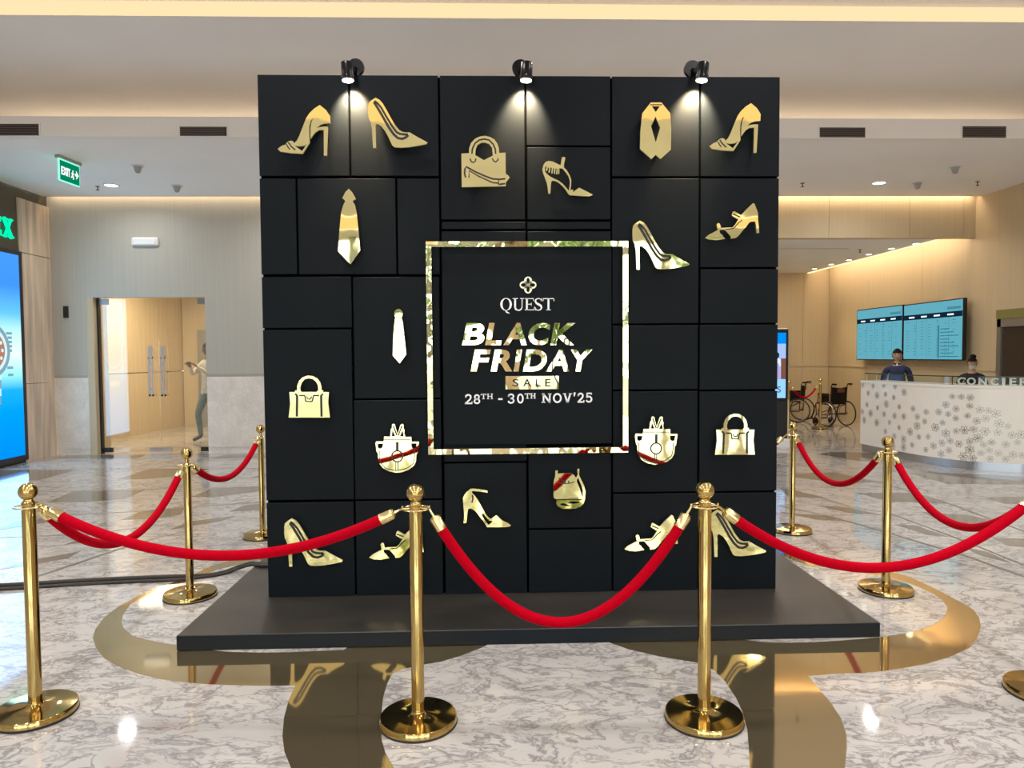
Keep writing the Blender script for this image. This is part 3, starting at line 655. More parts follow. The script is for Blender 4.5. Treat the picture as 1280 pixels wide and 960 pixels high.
# ------------------------------------------------------------------ gold mirror cut-outs
IY = -0.052; ITH = 0.012
DEFS = {}
def icon_def(key, org, s, polys, lines=()):
    """world-plane outline (metres, relative to its centre) from crop pixels"""
    conv = lambda p: wy(org[0]+p[0]/s, org[1]+p[1]/s, IY)
    o = [conv(p) for p in polys[0]]
    cx = (min(p.x for p in o)+max(p.x for p in o))/2; cz = (min(p.z for p in o)+max(p.z for p in o))/2
    rel = lambda p: (conv(p).x-cx, conv(p).z-cz)
    mpp = abs(wy(org[0]+1, org[1], IY).x-wy(org[0], org[1], IY).x)/s
    DEFS[key] = dict(c=(cx, cz), polys=[[rel(p) for p in P] for P in polys], lines=[([rel(p) for p in L], w*mpp) for L, w in lines])
def icon(key, name, label, center=None, group=None):
    D = DEFS[key]
    if center: c = wy(center[0], center[1], IY); cx, cz = c.x, c.z
    else: cx, cz = D['c']
    root = empty(name, (cx, IY, cz))
    mb = MB().plate(D['polys'], lambda x, z, d: (x, d, z), ITH, 0)
    tris = sorted(mb.tri, key=lambda t: -t[0])
    # rim faces get the lighter edge colour
    nt = 2*len(mb.tri)
    for i in range(nt, len(mb.f)): mb.mi[i] = 1
    mb.build('mirror_plate', ['gold_mirror', 'gold_edge'], root)
    if D['lines']:
        for P, w in D['lines']: MB().ribbon(P, w*1.8, lambda x, z, d: (x, d-0.0012, z), 0.002).build('cut_line', 'cut_black', root)
    done = []
    for a, t in tris:
        c = (sum(p[0] for p in t)/3, sum(p[1] for p in t)/3)
        if all(math.hypot(c[0]-e[0], c[1]-e[1]) > 0.06 for e in done):
            done.append(c); MB().tube([(c[0], ITH-0.001, c[1]), (c[0], -IY+0.002, c[1])], 0.006, 8).build('standoff', 'lamp_black', root)
        if len(done) == 2: break
    return tag(root, label, 'wall decoration', group)
icon_def('sandal', (0, 0), 1, [[(399.7, 131.2), (407.5, 137.5), (412.5, 145), (412.3, 153.8), (406, 154.2), (400, 156.2), (395.6, 160.2), (400, 158.8), (404, 158.2), (409.6, 158.2), (408.4, 194.4), (404.8, 194.4), (404.7, 162.3), (398.7, 162.6), (394, 165.6), (390, 170.6), (388.3, 173.5), (387.9, 168), (388, 160), (389.2, 153), (391.6, 147.5), (388.5, 151), (386.6, 158), (386.4, 166), (386.9, 173), (387.2, 178.2), (383, 185), (378.4, 192.2), (362.5, 191.3), (350.3, 189.4), (347, 186), (352.5, 182), (356.9, 180.6), (358.3, 178.6), (361, 176.4), (363.8, 175.8), (366.3, 176.5), (367.5, 179), (371, 175.8), (373.8, 170.3), (377, 162), (380, 154.3), (383, 147), (386.9, 141.2), (393, 135.4)],
    [(368.6, 182.4), (375, 182.9), (380.6, 182.1), (384.2, 179.8), (377.5, 188.6)]], [([(358, 180.2), (360, 184), (362.5, 187)], .8), ([(360.3, 178), (364, 183), (369, 187.4)], 1.0)])
icon_def('pump', (456, 120), 14.545, [[(60, 200), (70, 125), (110, 85), (195, 30), (270, 70), (330, 140), (400, 260), (470, 390), (540, 510), (620, 610), (680, 650), (740, 660), (815, 660), (950, 740), (1080, 810), (1140, 845), (1120, 875), (960, 905), (800, 930), (640, 940), (540, 930), (500, 900), (470, 840), (420, 730), (370, 640), (310, 560), (240, 510), (205, 505), (195, 540), (200, 700), (205, 945), (150, 945), (140, 800), (130, 600), (105, 470), (70, 400), (60, 300)]],
    [([(175, 90), (230, 130), (300, 215), (400, 390), (500, 555), (580, 660), (640, 690), (720, 700), (785, 700)], [10, 18, 22, 22, 22, 22, 20, 16, 10][4]), ([(165, 110), (230, 210), (330, 380), (430, 560), (520, 690), (600, 765), (680, 780), (750, 750), (790, 710)], 26)])
icon_def('tote', (564, 166), 13.333, [[(170, 345), (295, 340), (300, 250), (330, 170), (400, 95), (480, 60), (560, 50), (650, 70), (720, 110), (770, 180), (795, 260), (800, 335), (905, 330), (910, 680), (950, 710), (975, 745), (945, 785), (910, 830), (910, 890), (175, 905)],
    [(400, 370), (410, 270), (440, 200), (500, 165), (560, 160), (630, 185), (680, 250), (695, 380), (545, 455)]],
    [([(345, 350), (355, 260), (400, 170), (470, 120), (550, 105), (630, 120), (700, 190), (735, 270), (740, 350)], 14), ([(315, 430), (330, 475), (365, 497), (400, 475), (410, 430)], 12), ([(685, 425), (705, 465), (740, 485), (775, 460), (780, 425)], 12),
     ([(240, 745), (222, 680), (230, 600), (250, 565), (400, 650), (560, 720), (700, 770), (820, 775), (900, 765)], 15), ([(295, 750), (298, 630), (450, 720), (600, 790), (690, 830), (790, 840)], 12), ([(790, 780), (785, 870)], 9), ([(800, 860), (900, 847)], 15)])
icon_def('fringe', (672, 192), 16, [[(215, 145), (300, 155), (380, 195), (460, 235), (470, 170), (480, 110), (490, 75), (520, 65), (555, 80), (545, 140), (530, 200), (525, 270), (590, 340), (645, 440), (675, 530), (670, 640), (655, 730), (690, 715), (715, 735), (700, 775), (830, 680), (950, 740), (1060, 795), (1110, 825), (1050, 850), (900, 850), (640, 830), (610, 800), (560, 720), (500, 650), (430, 590), (360, 550), (300, 540), (275, 560), (265, 640), (255, 800), (215, 805), (200, 680), (185, 590), (150, 490), (110, 390), (95, 310), (120, 220), (160, 165)],
    [(185, 235), (165, 345), (190, 345), (215, 270), (235, 290), (215, 375), (245, 375), (260, 270), (285, 290), (275, 395), (300, 395), (310, 290), (330, 300), (325, 400), (350, 405), (360, 300), (380, 300), (370, 410), (395, 410), (405, 300), (415, 300), (410, 410), (435, 405), (435, 290), (500, 300), (560, 370), (615, 450), (645, 540), (645, 620), (625, 745), (580, 690), (500, 600), (420, 540), (330, 500), (240, 450), (175, 395), (148, 360), (150, 280)]])
icon_def('jacket', (770, 122), 12.308, [[(535, 75), (700, 75), (835, 240), (850, 500), (845, 800), (685, 945), (610, 880), (545, 945), (370, 790), (375, 520), (405, 240)], [(550, 132), (675, 132), (612, 222)], [(610, 290), (680, 460), (612, 690), (540, 440)]], [([(525, 110), (712, 110)], 8)])
icon_def('slingback', (880, 248), 16, [[(25, 790), (90, 730), (280, 630), (255, 520), (290, 490), (320, 510), (340, 590), (450, 585), (575, 580), (620, 530), (690, 420), (650, 400), (560, 340), (580, 265), (610, 255), (740, 335), (860, 210), (980, 95), (1010, 105), (1040, 180), (1080, 290), (1080, 420), (1095, 560), (1105, 690), (1055, 695), (1045, 560), (1025, 460), (940, 465), (900, 490), (850, 560), (770, 650), (700, 740), (640, 790), (545, 805), (535, 755), (470, 680), (425, 630), (330, 628), (310, 650), (325, 700), (355, 720), (390, 770), (425, 808), (260, 835), (120, 825)]],
    [([(435, 616), (580, 604), (640, 545), (700, 480), (760, 435)], 11), ([(585, 315), (715, 370)], 13)])
icon_def('tie_wide', (370, 230), 9.412, [[(620, 55), (660, 95), (705, 175), (665, 200), (695, 250), (715, 350), (735, 560), (755, 780), (640, 945), (495, 790), (510, 560), (530, 340), (555, 250), (580, 200), (545, 165), (580, 95)]])
icon_def('tie_slim', (450, 382), 12.8, [[(615, 50), (660, 70), (685, 120), (675, 170), (665, 190), (685, 270), (705, 450), (740, 780), (635, 925), (525, 800), (530, 550), (545, 300), (565, 195), (550, 150), (548, 110), (570, 70)]], [([(565, 192), (668, 192)], 8), ([(620, 400), (625, 870)], 5)])
icon_def('satchel', (347, 466), 16, [[(235, 385), (340, 385), (355, 350), (390, 350), (390, 260), (430, 160), (500, 90), (600, 55), (700, 65), (790, 110), (850, 190), (875, 280), (875, 350), (910, 350), (905, 385), (1025, 385), (1010, 600), (1045, 895), (220, 895), (250, 620)],
    [(470, 382), (455, 345), (452, 290), (480, 200), (540, 130), (620, 110), (700, 125), (770, 180), (808, 260), (812, 345), (780, 382)]],
    [([(390, 450), (385, 875)], 24), ([(870, 450), (880, 875)], 24), ([(350, 420), (392, 456)], 20), ([(910, 420), (870, 456)], 20), ([(435, 455), (545, 455)], 16), ([(545, 455), (562, 572)], 14), ([(562, 572), (692, 574)], 12), ([(692, 574), (718, 455)], 14), ([(715, 455), (830, 455)], 16), ([(590, 470), (590, 510), (630, 530), (670, 510), (675, 470)], 13)])
cir = [(590+100*math.cos(a*math.pi/10), 645+100*math.sin(a*math.pi/10)) for a in range(21)]
icon_def('saddle', (456, 526), 14.545, [[(205, 375), (340, 375), (355, 285), (460, 290), (475, 145), (490, 150), (497, 65), (520, 55), (545, 65), (595, 250), (650, 75), (680, 55), (705, 70), (705, 150), (725, 160), (715, 230), (740, 295), (845, 290), (850, 380), (985, 380), (960, 580), (935, 610), (930, 740), (890, 820), (800, 890), (680, 935), (570, 945), (440, 920), (330, 860), (260, 770), (240, 660), (240, 600), (215, 560), (195, 420)],
    [(235, 415), (335, 415), (320, 490), (270, 510), (235, 490)], [(845, 410), (945, 410), (930, 500), (880, 510), (850, 480)], [(503, 165), (555, 282), (488, 282)], [(690, 170), (708, 285), (635, 285)]],
    [([(520, 92), (585, 270)], 13), ([(675, 92), (608, 270)], 13), ([(265, 540), (262, 660), (290, 770), (380, 865), (570, 908), (760, 865), (880, 780), (905, 660), (905, 540)], 8), (cir, 14), ([(565, 752), (565, 905)], 9), ([(602, 752), (602, 905)], 9), ([(590, 385), (590, 545)], 26), ([(345, 345), (835, 345)], 8)])
icon_def('ankle', (568, 604), 16, [[(250, 170), (320, 115), (380, 110), (520, 125), (660, 150), (665, 190), (520, 168), (360, 158), (350, 190), (400, 240), (470, 340), (560, 500), (620, 610), (690, 700), (735, 715), (840, 640), (960, 750), (1080, 810), (1135, 845), (1100, 870), (1000, 880), (650, 880), (600, 790), (500, 660), (450, 590), (380, 530), (310, 500), (270, 530), (255, 620), (240, 795), (180, 800), (195, 640), (180, 440), (170, 300), (200, 230)],
    [(575, 600), (640, 690), (700, 750), (765, 762), (720, 810), (680, 835), (600, 730), (545, 630)]], [([(362, 235), (368, 330), (348, 390)], 16)])
icon_def('backpack', (672, 582), 16, [[(355, 100), (405, 100), (400, 165), (490, 155), (680, 155), (730, 190), (770, 245), (805, 180), (795, 70), (835, 60), (830, 190), (880, 300), (930, 400), (960, 520), (950, 660), (920, 760), (860, 820), (760, 860), (500, 865), (410, 820), (370, 760), (380, 710), (400, 675), (340, 660), (320, 630), (320, 440), (320, 330), (355, 200)],
    [(815, 250), (870, 380), (905, 500), (905, 620), (885, 600), (840, 450), (785, 320), (790, 270)], [(440, 765), (520, 752), (620, 790), (700, 808), (560, 812), (480, 795)], [(600, 732), (700, 715), (850, 725), (820, 755), (720, 768), (640, 752)]],
    [([(400, 680), (885, 680)], 12), ([(420, 245), (540, 330)], 9), ([(400, 330), (500, 358), (600, 360), (740, 325)], 9), ([(550, 290), (550, 350)], 14), ([(625, 300), (615, 345)], 12)])
G = 'gold mirror cutouts on the display wall'
icon('sandal', 'shoe_cutout', 'gold mirror strappy stiletto cutout beside the tallest pump, above the wide tie', None, G)
icon('sandal', 'shoe_cutout', 'gold mirror strappy stiletto cutout beside the gold jacket cutout', (918.8, 159.9), G)
icon('pump', 'shoe_cutout', 'gold mirror pump cutout with two slits between spotlight pool and handbag', None, G)
icon('pump', 'shoe_cutout', 'gold mirror pump cutout at the upper corner of the mirrored square frame', (826.4, 306.3), G)
icon('pump', 'shoe_cutout', 'gold mirror pump cutout near the platform, beneath the arched satchel cutout', (391.8, 677.9), G)
icon('pump', 'shoe_cutout', 'gold mirror pump cutout near the platform, its heel behind a brass post', (923.2, 666.3), G)
icon('tote', 'bag_cutout', 'gold mirror square handbag cutout with double arched handle and shoe outline', None, G)
icon('fringe', 'shoe_cutout', 'gold mirror ankle strap heel cutout with comb-like fringe inside', None, G)
icon('jacket', 'jacket_cutout', 'gold mirror sleeveless jacket cutout with diamond opening', None, G)
icon('slingback', 'shoe_cutout', 'gold mirror low slingback cutout with bow above the square frame', None, G)
icon('slingback', 'shoe_cutout', 'gold mirror slingback cutout with bow crossed by the red rope', (814, 666.5), G)
icon('slingback', 'shoe_cutout', 'gold mirror slingback cutout with bow, half behind a brass post', (495.2, 676.8), G)
icon('tie_wide', 'tie_cutout', 'wide gold mirror necktie cutout with pointed arrow-shaped knot', None, G)
icon('tie_slim', 'tie_cutout', 'slim gold mirror necktie cutout with round knot beside the square frame', None, G)
icon('satchel', 'bag_cutout', 'gold mirror satchel cutout with arched handle above the lone pump', None, G)
icon('satchel', 'bag_cutout', 'gold mirror satchel cutout with arched handle beside the rounded saddle bag, reflecting dark stripes', (918.9, 542.8), G)
icon('saddle', 'bag_cutout', 'gold mirror rounded saddle bag cutout below the slim tie', None, G)
icon('saddle', 'bag_cutout', 'gold mirror rounded saddle bag cutout under the frame corner, beside the striped satchel', (820.4, 550.7), G)
icon('ankle', 'shoe_cutout', 'gold mirror ankle strap pump cutout beneath the square frame', None, G)
icon('backpack', 'bag_cutout', 'gold mirror backpack cutout with loose straps beneath the square frame', None, G)
# mirrored square frame
FY = -0.066
fr = empty('mirror_frame', (0, FY, 0)); tag(fr, 'large square gold mirror frame around the sale lettering', 'frame')
fo = [wy(*q, FY) for q in ((530.5, 301.8), (785.6, 301.2), (785, 566), (537, 568))]; 
x0 = (fo[0].x+fo[3].x)/2; x1 = (fo[1].x+fo[2].x)/2; z1 = (fo[0].z+fo[1].z)/2; z0 = (fo[2].z+fo[3].z)/2; fw = 0.031
for a, b in (((x0, z1-fw), (x1, z1)), ((x0, z0), (x1, z0+fw)), ((x0, z0+fw), (x0+fw, z1-fw)), ((x1-fw, z0+fw), (x1, z1-fw))):
    mb = MB().box((a[0], 0, a[1]), (b[0], 0.014, b[1]), 1)
    mb.mi = [1, 1, 0, 1, 1, 1]
    bar = mb.build('frame_bar', ['gold_wavy', 'gold_edge'], fr)
    cxx, czz = (a[0]+b[0])/2, (a[1]+b[1])/2
    for s in (-.4, .4):
        px_, pz_ = cxx+s*(b[0]-a[0]), czz+s*(b[1]-a[1])
        MB().tube([(px_, 0.012, pz_), (px_, -FY+0.002, pz_)], 0.006, 8).build('standoff', 'lamp_black', fr)

# ------------------------------------------------------------------ spotlights on the display
def spot(px, side, label, tilt):
    c = wy(px, 100.5, -0.085); x = c.x; zb = c.z
    t = empty('spotlight', (x, 0, HT))
    top = Vector((tilt, -0.080, 0.155)); bot = Vector((0, -0.085, zb-HT)); ax = (bot-top).normalized()
    top = bot-ax*0.100
    MB().tube([top, top+ax*0.003, bot-ax*0.028, bot-ax*0.0265, bot], [0.032, 0.034, 0.034, 0.037, 0.037], 24).build('lamp_body', 'lamp_black', t, True)
    MB().tube([bot-ax*0.001, bot+ax*0.002], 0.031, 24).build('lens', 'lens_glow', t)
    sx = side*0.028
    MB().tube([(sx, 0.0, 0.048), (sx+0.001, 0.025, 0.048)], 0.048, 28).build('mount_disc', 'lamp_black', t, True)
    MB().tube([(sx, 0.01, 0.04), tuple((top+bot)/2+Vector((side*0.01, 0.01, 0)))], 0.014, 10).build('mount_arm', 'lamp_black', t)
    MB().sphere(tuple(bot-ax*0.02+Vector((0, -0.036, 0))), 0.004, 8).build('screw', 'steel', t)
    B('mount_foot', (sx-0.02, -0.002, -0.002), (sx+0.02, 0.04, 0.02), 'lamp_black', t)
    tag(t, label, 'spotlight', 'spotlights on top of the display wall')
    w = Vector((x, 0, HT))+bot+ax*0.012
    spot_light('spotlight_beam', w, w+ax*1.0+Vector((-tilt*0.6, 0.78, 0)), 66, (1.0, 0.74, 0.44), 86, 0.6, 0.02)
spot(435, 1, 'black cylinder spotlight between the strappy stiletto and the pump', -0.012)
spot(657.5, -1, 'black cylinder spotlight above the square handbag', 0.014)
spot(877, -1, 'black cylinder spotlight between the jacket and the strappy stiletto', 0.022)

# ------------------------------------------------------------------ stanchions and ropes
def stanchion(x, y, kind, label, H=0.99, scale=1.0):
    t = empty('stanchion', (x, y, 0))
    MB().lathe([(0.158, 0.0), (0.160, 0.004), (0.160, 0.010)], 48).build('rubber_foot', 'rubber', t, True)
    MB().lathe([(0.158, 0.008), (0.158, 0.030), (0.154, 0.036), (0.10, 0.040), (0.045, 0.045), (0.030, 0.052), (0.028, 0.058)], 56).build('base', 'brass', t, True)
    if kind == 'ball':
        zr = H-0.105
        MB().lathe([(0.0262, 0.05), (0.0262, zr), (0.0245, zr+0.003)], 32).build('pole', 'brass', t, True)
        MB().lathe([(0.024, zr+0.001), (0.024, zr+0.012), (0.0265, zr+0.017), (0.0265, zr+0.022), (0.019, zr+0.030), (0.017, zr+0.04)], 28).build('collar', 'brass', t, True)
        MB().sphere((0, 0, H-0.037), 0.037, 28).build('ball_finial', 'brass', t, True)
    else:
        zr = H-0.115
        MB().lathe([(0.0235, 0.05), (0.0235, zr), (0.022, zr+0.004)], 28).build('pole', 'brass', t, True)
        MB().lathe([(0.022, zr), (0.025, zr+0.006), (0.020, zr+0.014), (0.012, zr+0.022), (0.0105, zr+0.05)], 24).build('collar', 'brass', t, True)
        MB().sphere((0, 0, H-0.036), 0.036, 28).build('ball_finial', 'brass', t, True)
    ring = [(0.055*math.cos(a*math.pi/12), 0.055*math.sin(a*math.pi/12), zr+0.006) for a in range(24)]
    rb = MB().tube(ring, 0.0035, 6, True)
    for k in range(4): rb.tube([(0.02*math.cos(k*math.pi/2), 0.02*math.sin(k*math.pi/2), zr+0.006), (0.055*math.cos(k*math.pi/2), 0.055*math.sin(k*math.pi/2), zr+0.006)], 0.003, 6)
    rb.build('hook_ring', 'brass_bright', t, True)
    tag(t, label, 'stanchion', 'brass rope stanchions around the display')
    return Vector((x, y, zr+0.004))
ST = {}
def st(key, px, py, kind, label, H=0.99, xy=None):
    p = Vector((xy[0], xy[1], 0)) if xy else fl(px, py)
    ST[key] = stanchion(p.x, p.y, kind, label, H)
st('a', 45, 893, 'ball', 'brass ball-top stanchion at the rope corner facing the blue shop screen')
st('b', 523, 904, 'ball', 'brass ball-top stanchion on the gold band before the ankle strap pump')
st('c', 880, 900, 'ball', 'brass ball-top stanchion before the lowest pump and slingback cutouts', 0.99)
st('d', 1307, 867, 'ball', 'brass ball-top stanchion at the rope corner facing the concierge desk')
st('e', 238, 746, 'neck', 'brass thin-necked stanchion beside the platform, in line with the glass doors', 0.945)
st('f', 328.5, 671, 'neck', 'brass thin-necked stanchion mostly behind the display wall edge', 0.945)
st('g', 1107, 739, 'ball', 'brass ball-top stanchion beside the platform, before the flowered desk', 0.985)
st('h', 990, 664.5, 'neck', 'brass thin-necked stanchion between display wall and wheelchairs', 0.93)
st('i', 1025, 536, 'neck', 'distant brass stanchion standing before the wheelchairs', 1.0)
st('j', 985, 0, 'neck', 'distant brass stanchion beside the digital kiosk', 0.97, (5.62, 9.45))
def rope(A, Bp, sag, label, r=0.0215):
    A = Vector(A); Bp = Vector(Bp); d = (Bp-A); h = Vector((d.x, d.y, 0)).normalized()
    t = empty('velvet_rope', A)
    a0 = h*0.055; b0 = d-h*0.055
    # hanging curve
    N = 36; crv = []
    for i in range(N+1):
        s = i/N; p = a0.lerp(b0, s); p = p+Vector((0, 0, -4*sag*s*(1-s))); crv.append(p)
    def along(dist, rev=False):
        c = crv[::-1] if rev else crv; acc = 0
        for i in range(N):
            L = (c[i+1]-c[i]).length
            if acc+L >= dist: return c[i].lerp(c[i+1], (dist-acc)/L), i+1
            acc += L
    p1, i1 = along(0.085); p2, i2 = along(0.085, True)
    body = [p1]+crv[i1:N-i2+1]+[p2]
    MB().tube(body, r, 14).build('rope_body', 'velvet', t, True)
    for rev in (False, True):
        q0, _ = along(0.035, rev); q1, _ = along(0.098, rev); e = crv[-1] if rev else crv[0]
        ax = (q1-q0).normalized()
        MB().tube([q0, q0+ax*0.006, q0+ax*0.012, q1], [0.012, 0.020, r+0.0015, r+0.0025], 16).build('end_cap', 'brass_bright', t, True)
        MB().tube([q0+ax*0.004, q0.lerp(e, 0.5), e, e+Vector((0, 0, 0.012))], [0.006, 0.005, 0.0045, 0.004], 8).build('snap_hook', 'brass_bright', t, True)
    return tag(t, label, 'rope', 'red velvet ropes around the display')
rope(ST['a'], ST['b'], 0.20, 'shallow red velvet rope crossing the lone pump, from the screen corner post')
rope(ST['b'], ST['c'], 0.475, 'deep hanging red velvet rope before the centre of the display')
rope(ST['c'], ST['d'], 0.29, 'red velvet rope swinging from the lowest pump to the desk corner post')
rope(ST['a'], ST['e'], 0.31, 'red velvet rope from the screen corner post to the platform side post')
rope(ST['e'], ST['f'], 0.20, 'red velvet rope running behind the display wall on the glass door side')
rope(ST['d'], ST['g'], 0.295, 'dark red velvet rope from the desk corner post to the platform side post')
rope(ST['g'], ST['h'], 0.30, 'dark red velvet rope running back along the platform on the desk side')
rope(ST['j'], ST['i'], 0.24, 'distant red velvet rope in front of the wheelchairs', 0.017)
hx = Vector(ST['h']); rope(hx, hx+Vector((-1.5, 0.25, 0)), 0.30, 'red velvet rope whose brass clip peeks out behind the display edge')

# ------------------------------------------------------------------ cables on the floor
def cable(pts, r, label, zoff=0.0):
    P = []
    for px, py, z in pts:
        p = fl(px, py, z+r); P.append(p)
    P = catmull(P, 8)
    return tag(MB().tube(P, r, 8).build('power_cable', 'cable_black', None, True), label, 'cable', 'floor power cables')
cpts = [(-60, 734, 0), (0, 731.5, 0), (50, 728.6, 0), (100, 725.5, 0), (160, 722.5, 0), (215, 720.3, 0), (258, 718.8, 0), (280, 715, 0), (298, 708.5, 0.02), (314, 704, 0.07), (326, 705, 0.0818), (345, 705, 0.0818)]
cable(cpts, 0.013, 'thick black power cable running along the floor onto the platform')
cable([(x, y+4.6 if x < 250 else y+2.0, z) for x, y, z in cpts], 0.011, 'thinner black power cable lying just before the thick one')

# ------------------------------------------------------------------ shop screen, sign
sc = empty('advertising_screen', (XL+0.002, 0, 0)); tag(sc, 'tall glowing blue shop advertising screen in dark frame', 'screen')
def screen_mat():
    m = bpy.data.materials.new('screen_blue'); m.use_nodes = True; n = m.node_tree.nodes; l = m.node_tree.links; n.clear()
    tc = n.new('ShaderNodeTexCoord'); sp = n.new('ShaderNodeSeparateXYZ'); l.new(tc.outputs['Object'], sp.inputs[0])
    mr = n.new('ShaderNodeMapRange'); mr.inputs['From Min'].default_value = 0.12; mr.inputs['From Max'].default_value = 3.0; l.new(sp.outputs['Z'], mr.inputs['Value'])
    cr = n.new('ShaderNodeValToRGB'); e = cr.color_ramp.elements
    e[0].position = 0.0; e[0].color = (0.0, 0.26, 0.85, 1); e[1].position = 1.0; e[1].color = (0.055, 0.30, 0.95, 1)
    for p, c in ((0.22, (0.0, 0.33, 0.95)), (0.33, (0.01, 0.42, 0.90)), (0.40, (0.30, 0.85, 0.95)), (0.50, (0.75, 0.98, 0.97)), (0.60, (0.55, 0.95, 0.97)), (0.70, (0.13, 0.55, 0.98)), (0.84, (0.05, 0.28, 0.85))):
        k = e.new(p); k.color = (*c, 1)
    l.new(mr.outputs[0], cr.inputs[0])
    em = n.new('ShaderNodeEmission'); em.inputs[1].default_value = 0.72; l.new(cr.outputs[0], em.inputs[0])
    o = n.new('ShaderNodeOutputMaterial'); l.new(em.outputs[0], o.inputs[0]); MATS['screen_blue'] = m
screen_mat(); emitm('print_grey', (0.20, 0.36, 0.44), 0.7); emitm('print_rose', (0.42, 0.20, 0.12), 0.7); emitm('print_pale', (0.62, 0.80, 0.84), 0.7)
SY0, SY1 = 5.18, 6.20
B('screen_frame', (-0.02, SY0-0.1, 0.04), (0.03, SY1+0.08, 3.04), 'dark_frame', sc)
B('screen_face', (0.028, SY0, 0.12), (0.034, SY1, 2.98), 'screen_blue', sc)
def disc_x(name, y, z, r, x, m, rin=0.0, ry=1.0, n=40):
    o = [(y+r*ry*math.cos(2*math.pi*i/n), z+r*math.sin(2*math.pi*i/n)) for i in range(n)]
    P = [o] if not rin else [o, [(y+rin*ry*math.cos(2*math.pi*i/n), z+rin*math.sin(2*math.pi*i/n)) for i in range(n)]]
    return MB().plate(P, lambda a, b, d: (x+0.002-d, a, b), 0.002).build(name, m, sc)
wyc, wzc = 5.58, 1.62
for k in range(-6, 7):
    if abs(k) < 3: continue
    zz = wzc+k*0.115; B('printed_bracelet_link', (0.035, wyc-0.20+abs(k)*0.008, zz-0.05), (0.0365, wyc+0.20-abs(k)*0.008, zz+0.05), 'print_pale' if k % 2 else 'print_grey', sc)
disc_x('printed_watch_case', wyc, wzc, 0.37, 0.035, 'print_grey', 0.31); disc_x('printed_watch_bezel', wyc, wzc, 0.31, 0.036, 'print_pale', 0.26); disc_x('printed_watch_dial', wyc, wzc, 0.26, 0.036, 'print_rose')
for k in range(12): disc_x('printed_dial_mark', wyc+0.21*math.cos(k*math.pi/6), wzc+0.21*math.sin(k*math.pi/6), 0.026, 0.038, 'print_pale', n=12)
for dy, dz in ((-0.1, 0.0), (0.1, 0.0), (0, -0.11)): disc_x('printed_subdial', wyc+dy, wzc+dz, 0.065, 0.038, 'print_grey', 0.045, n=20)
for z, w in ((1.86, .10), (1.80, .07), (1.74, .07), (1.68, .06), (1.62, .05), (1.38, .10), (1.28, .09)): B('printed_text', (0.035, 5.98-w, z-0.018), (0.0365, 5.98+w*0.2, z+0.018), 'print_grey', sc)
sg = empty('shop_sign', (XL-0.02, 0, 0)); tag(sg, 'glowing green serif letter sign on the brown shop fascia', 'sign')
def SX(x, z, d): return (0.04-d, 6.155-(6.15-x)*0.68, z)
def sx_letter(sts, name='letter'):
    mb = MB()
    for p, w in sts: mb.ribbon(p, w, SX, 0.035)
    mb.build(name, 'sign_green', sg)
zt, zb = 3.47, 3.21; lh = zt-zb; w = 0.05; s_ = 0.022
yX = 5.90
sx_letter([([(yX-.02, zt), (yX+.20, zb)], w), ([(yX+.19, zt), (yX-.01, zb)], w*.6), ([(yX-.05, zt-.01), (yX+.07, zt-.01)], s_), ([(yX+.12, zt-.01), (yX+.23, zt-.01)], s_), ([(yX-.05, zb+.01), (yX+.06, zb+.01)], s_), ([(yX+.13, zb+.01), (yX+.25, zb+.01)], s_)])
yE = 5.57
sx_letter([([(yE+.04, zt), (yE+.04, zb)], w), ([(yE, zt-.012), (yE+.19, zt-.012)], s_*1.2), ([(yE, zb+.012), (yE+.20, zb+.012)], s_*1.2), ([(yE+.04, (zt+zb)/2), (yE+.15, (zt+zb)/2)], s_), ([(yE+.18, zt), (yE+.18, zt-.07)], s_), ([(yE+.19, zb), (yE+.19, zb+.08)], s_), ([(yE+.14, (zt+zb)/2-.04), (yE+.14, (zt+zb)/2+.04)], s_)])
yL = 5.29
sx_letter([([(yL+.05, zt), (yL+.05, zb)], w), ([(yL, zt-.01), (yL+.11, zt-.01)], s_), ([(yL, zb+.012), (yL+.20, zb+.012)], s_*1.2), ([(yL+.19, zb), (yL+.19, zb+.09)], s_)])
o_ = [(5.20+.11*math.cos(a*math.pi/14), (zt+zb)/2+(lh/2-.02)*math.sin(a*math.pi/14)) for a in range(29)]
sx_letter([(o_, w*.85)])
yR = 4.82
sx_letter([([(yR+.05, zt), (yR+.05, zb)], w), ([(yR, zt-.01), (yR+.13, zt-.012), (yR+.20, zt-.05), (yR+.19, zt-.11), (yR+.12, zt-.14), (yR+.06, zt-.14)], s_*1.5), ([(yR+.11, zt-.13), (yR+.23, zb)], w*.9), ([(yR, zb+.01), (yR+.11, zb+.01)], s_)])
area_light('screen_glow', (XL+0.08, (SY0+SY1)/2, 1.55), (1.0, 2.8), 14, (0.45, 0.75, 1.0), (1, 0, 0))

# ------------------------------------------------------------------ wall fittings
em = empty('emergency_light', (-5.495, YB, 3.285)); tag(em, 'white oblong emergency light above the glass doors', 'light')
bev(B('housing', (-0.205, -0.05, -0.06), (0.205, 0.01, 0.075), 'plastic_white', em), 0.03, 3)
bev(B('diffuser', (-0.17, -0.062, -0.045), (0.17, -0.04, 0.05), 'plastic_white', em), 0.012, 2)
cr_ = empty('card_reader', (-6.735, YB, 2.22)); tag(cr_, 'small black card reader plate beside the glass doors', 'card reader')
bev(B('casing', (-0.035, -0.03, -0.09), (0.035, 0.005, 0.09), 'black_plastic', cr_), 0.006, 2)
B('reader_window', (-0.022, -0.032, 0.02), (0.022, -0.028, 0.065), 'dark_metal', cr_)
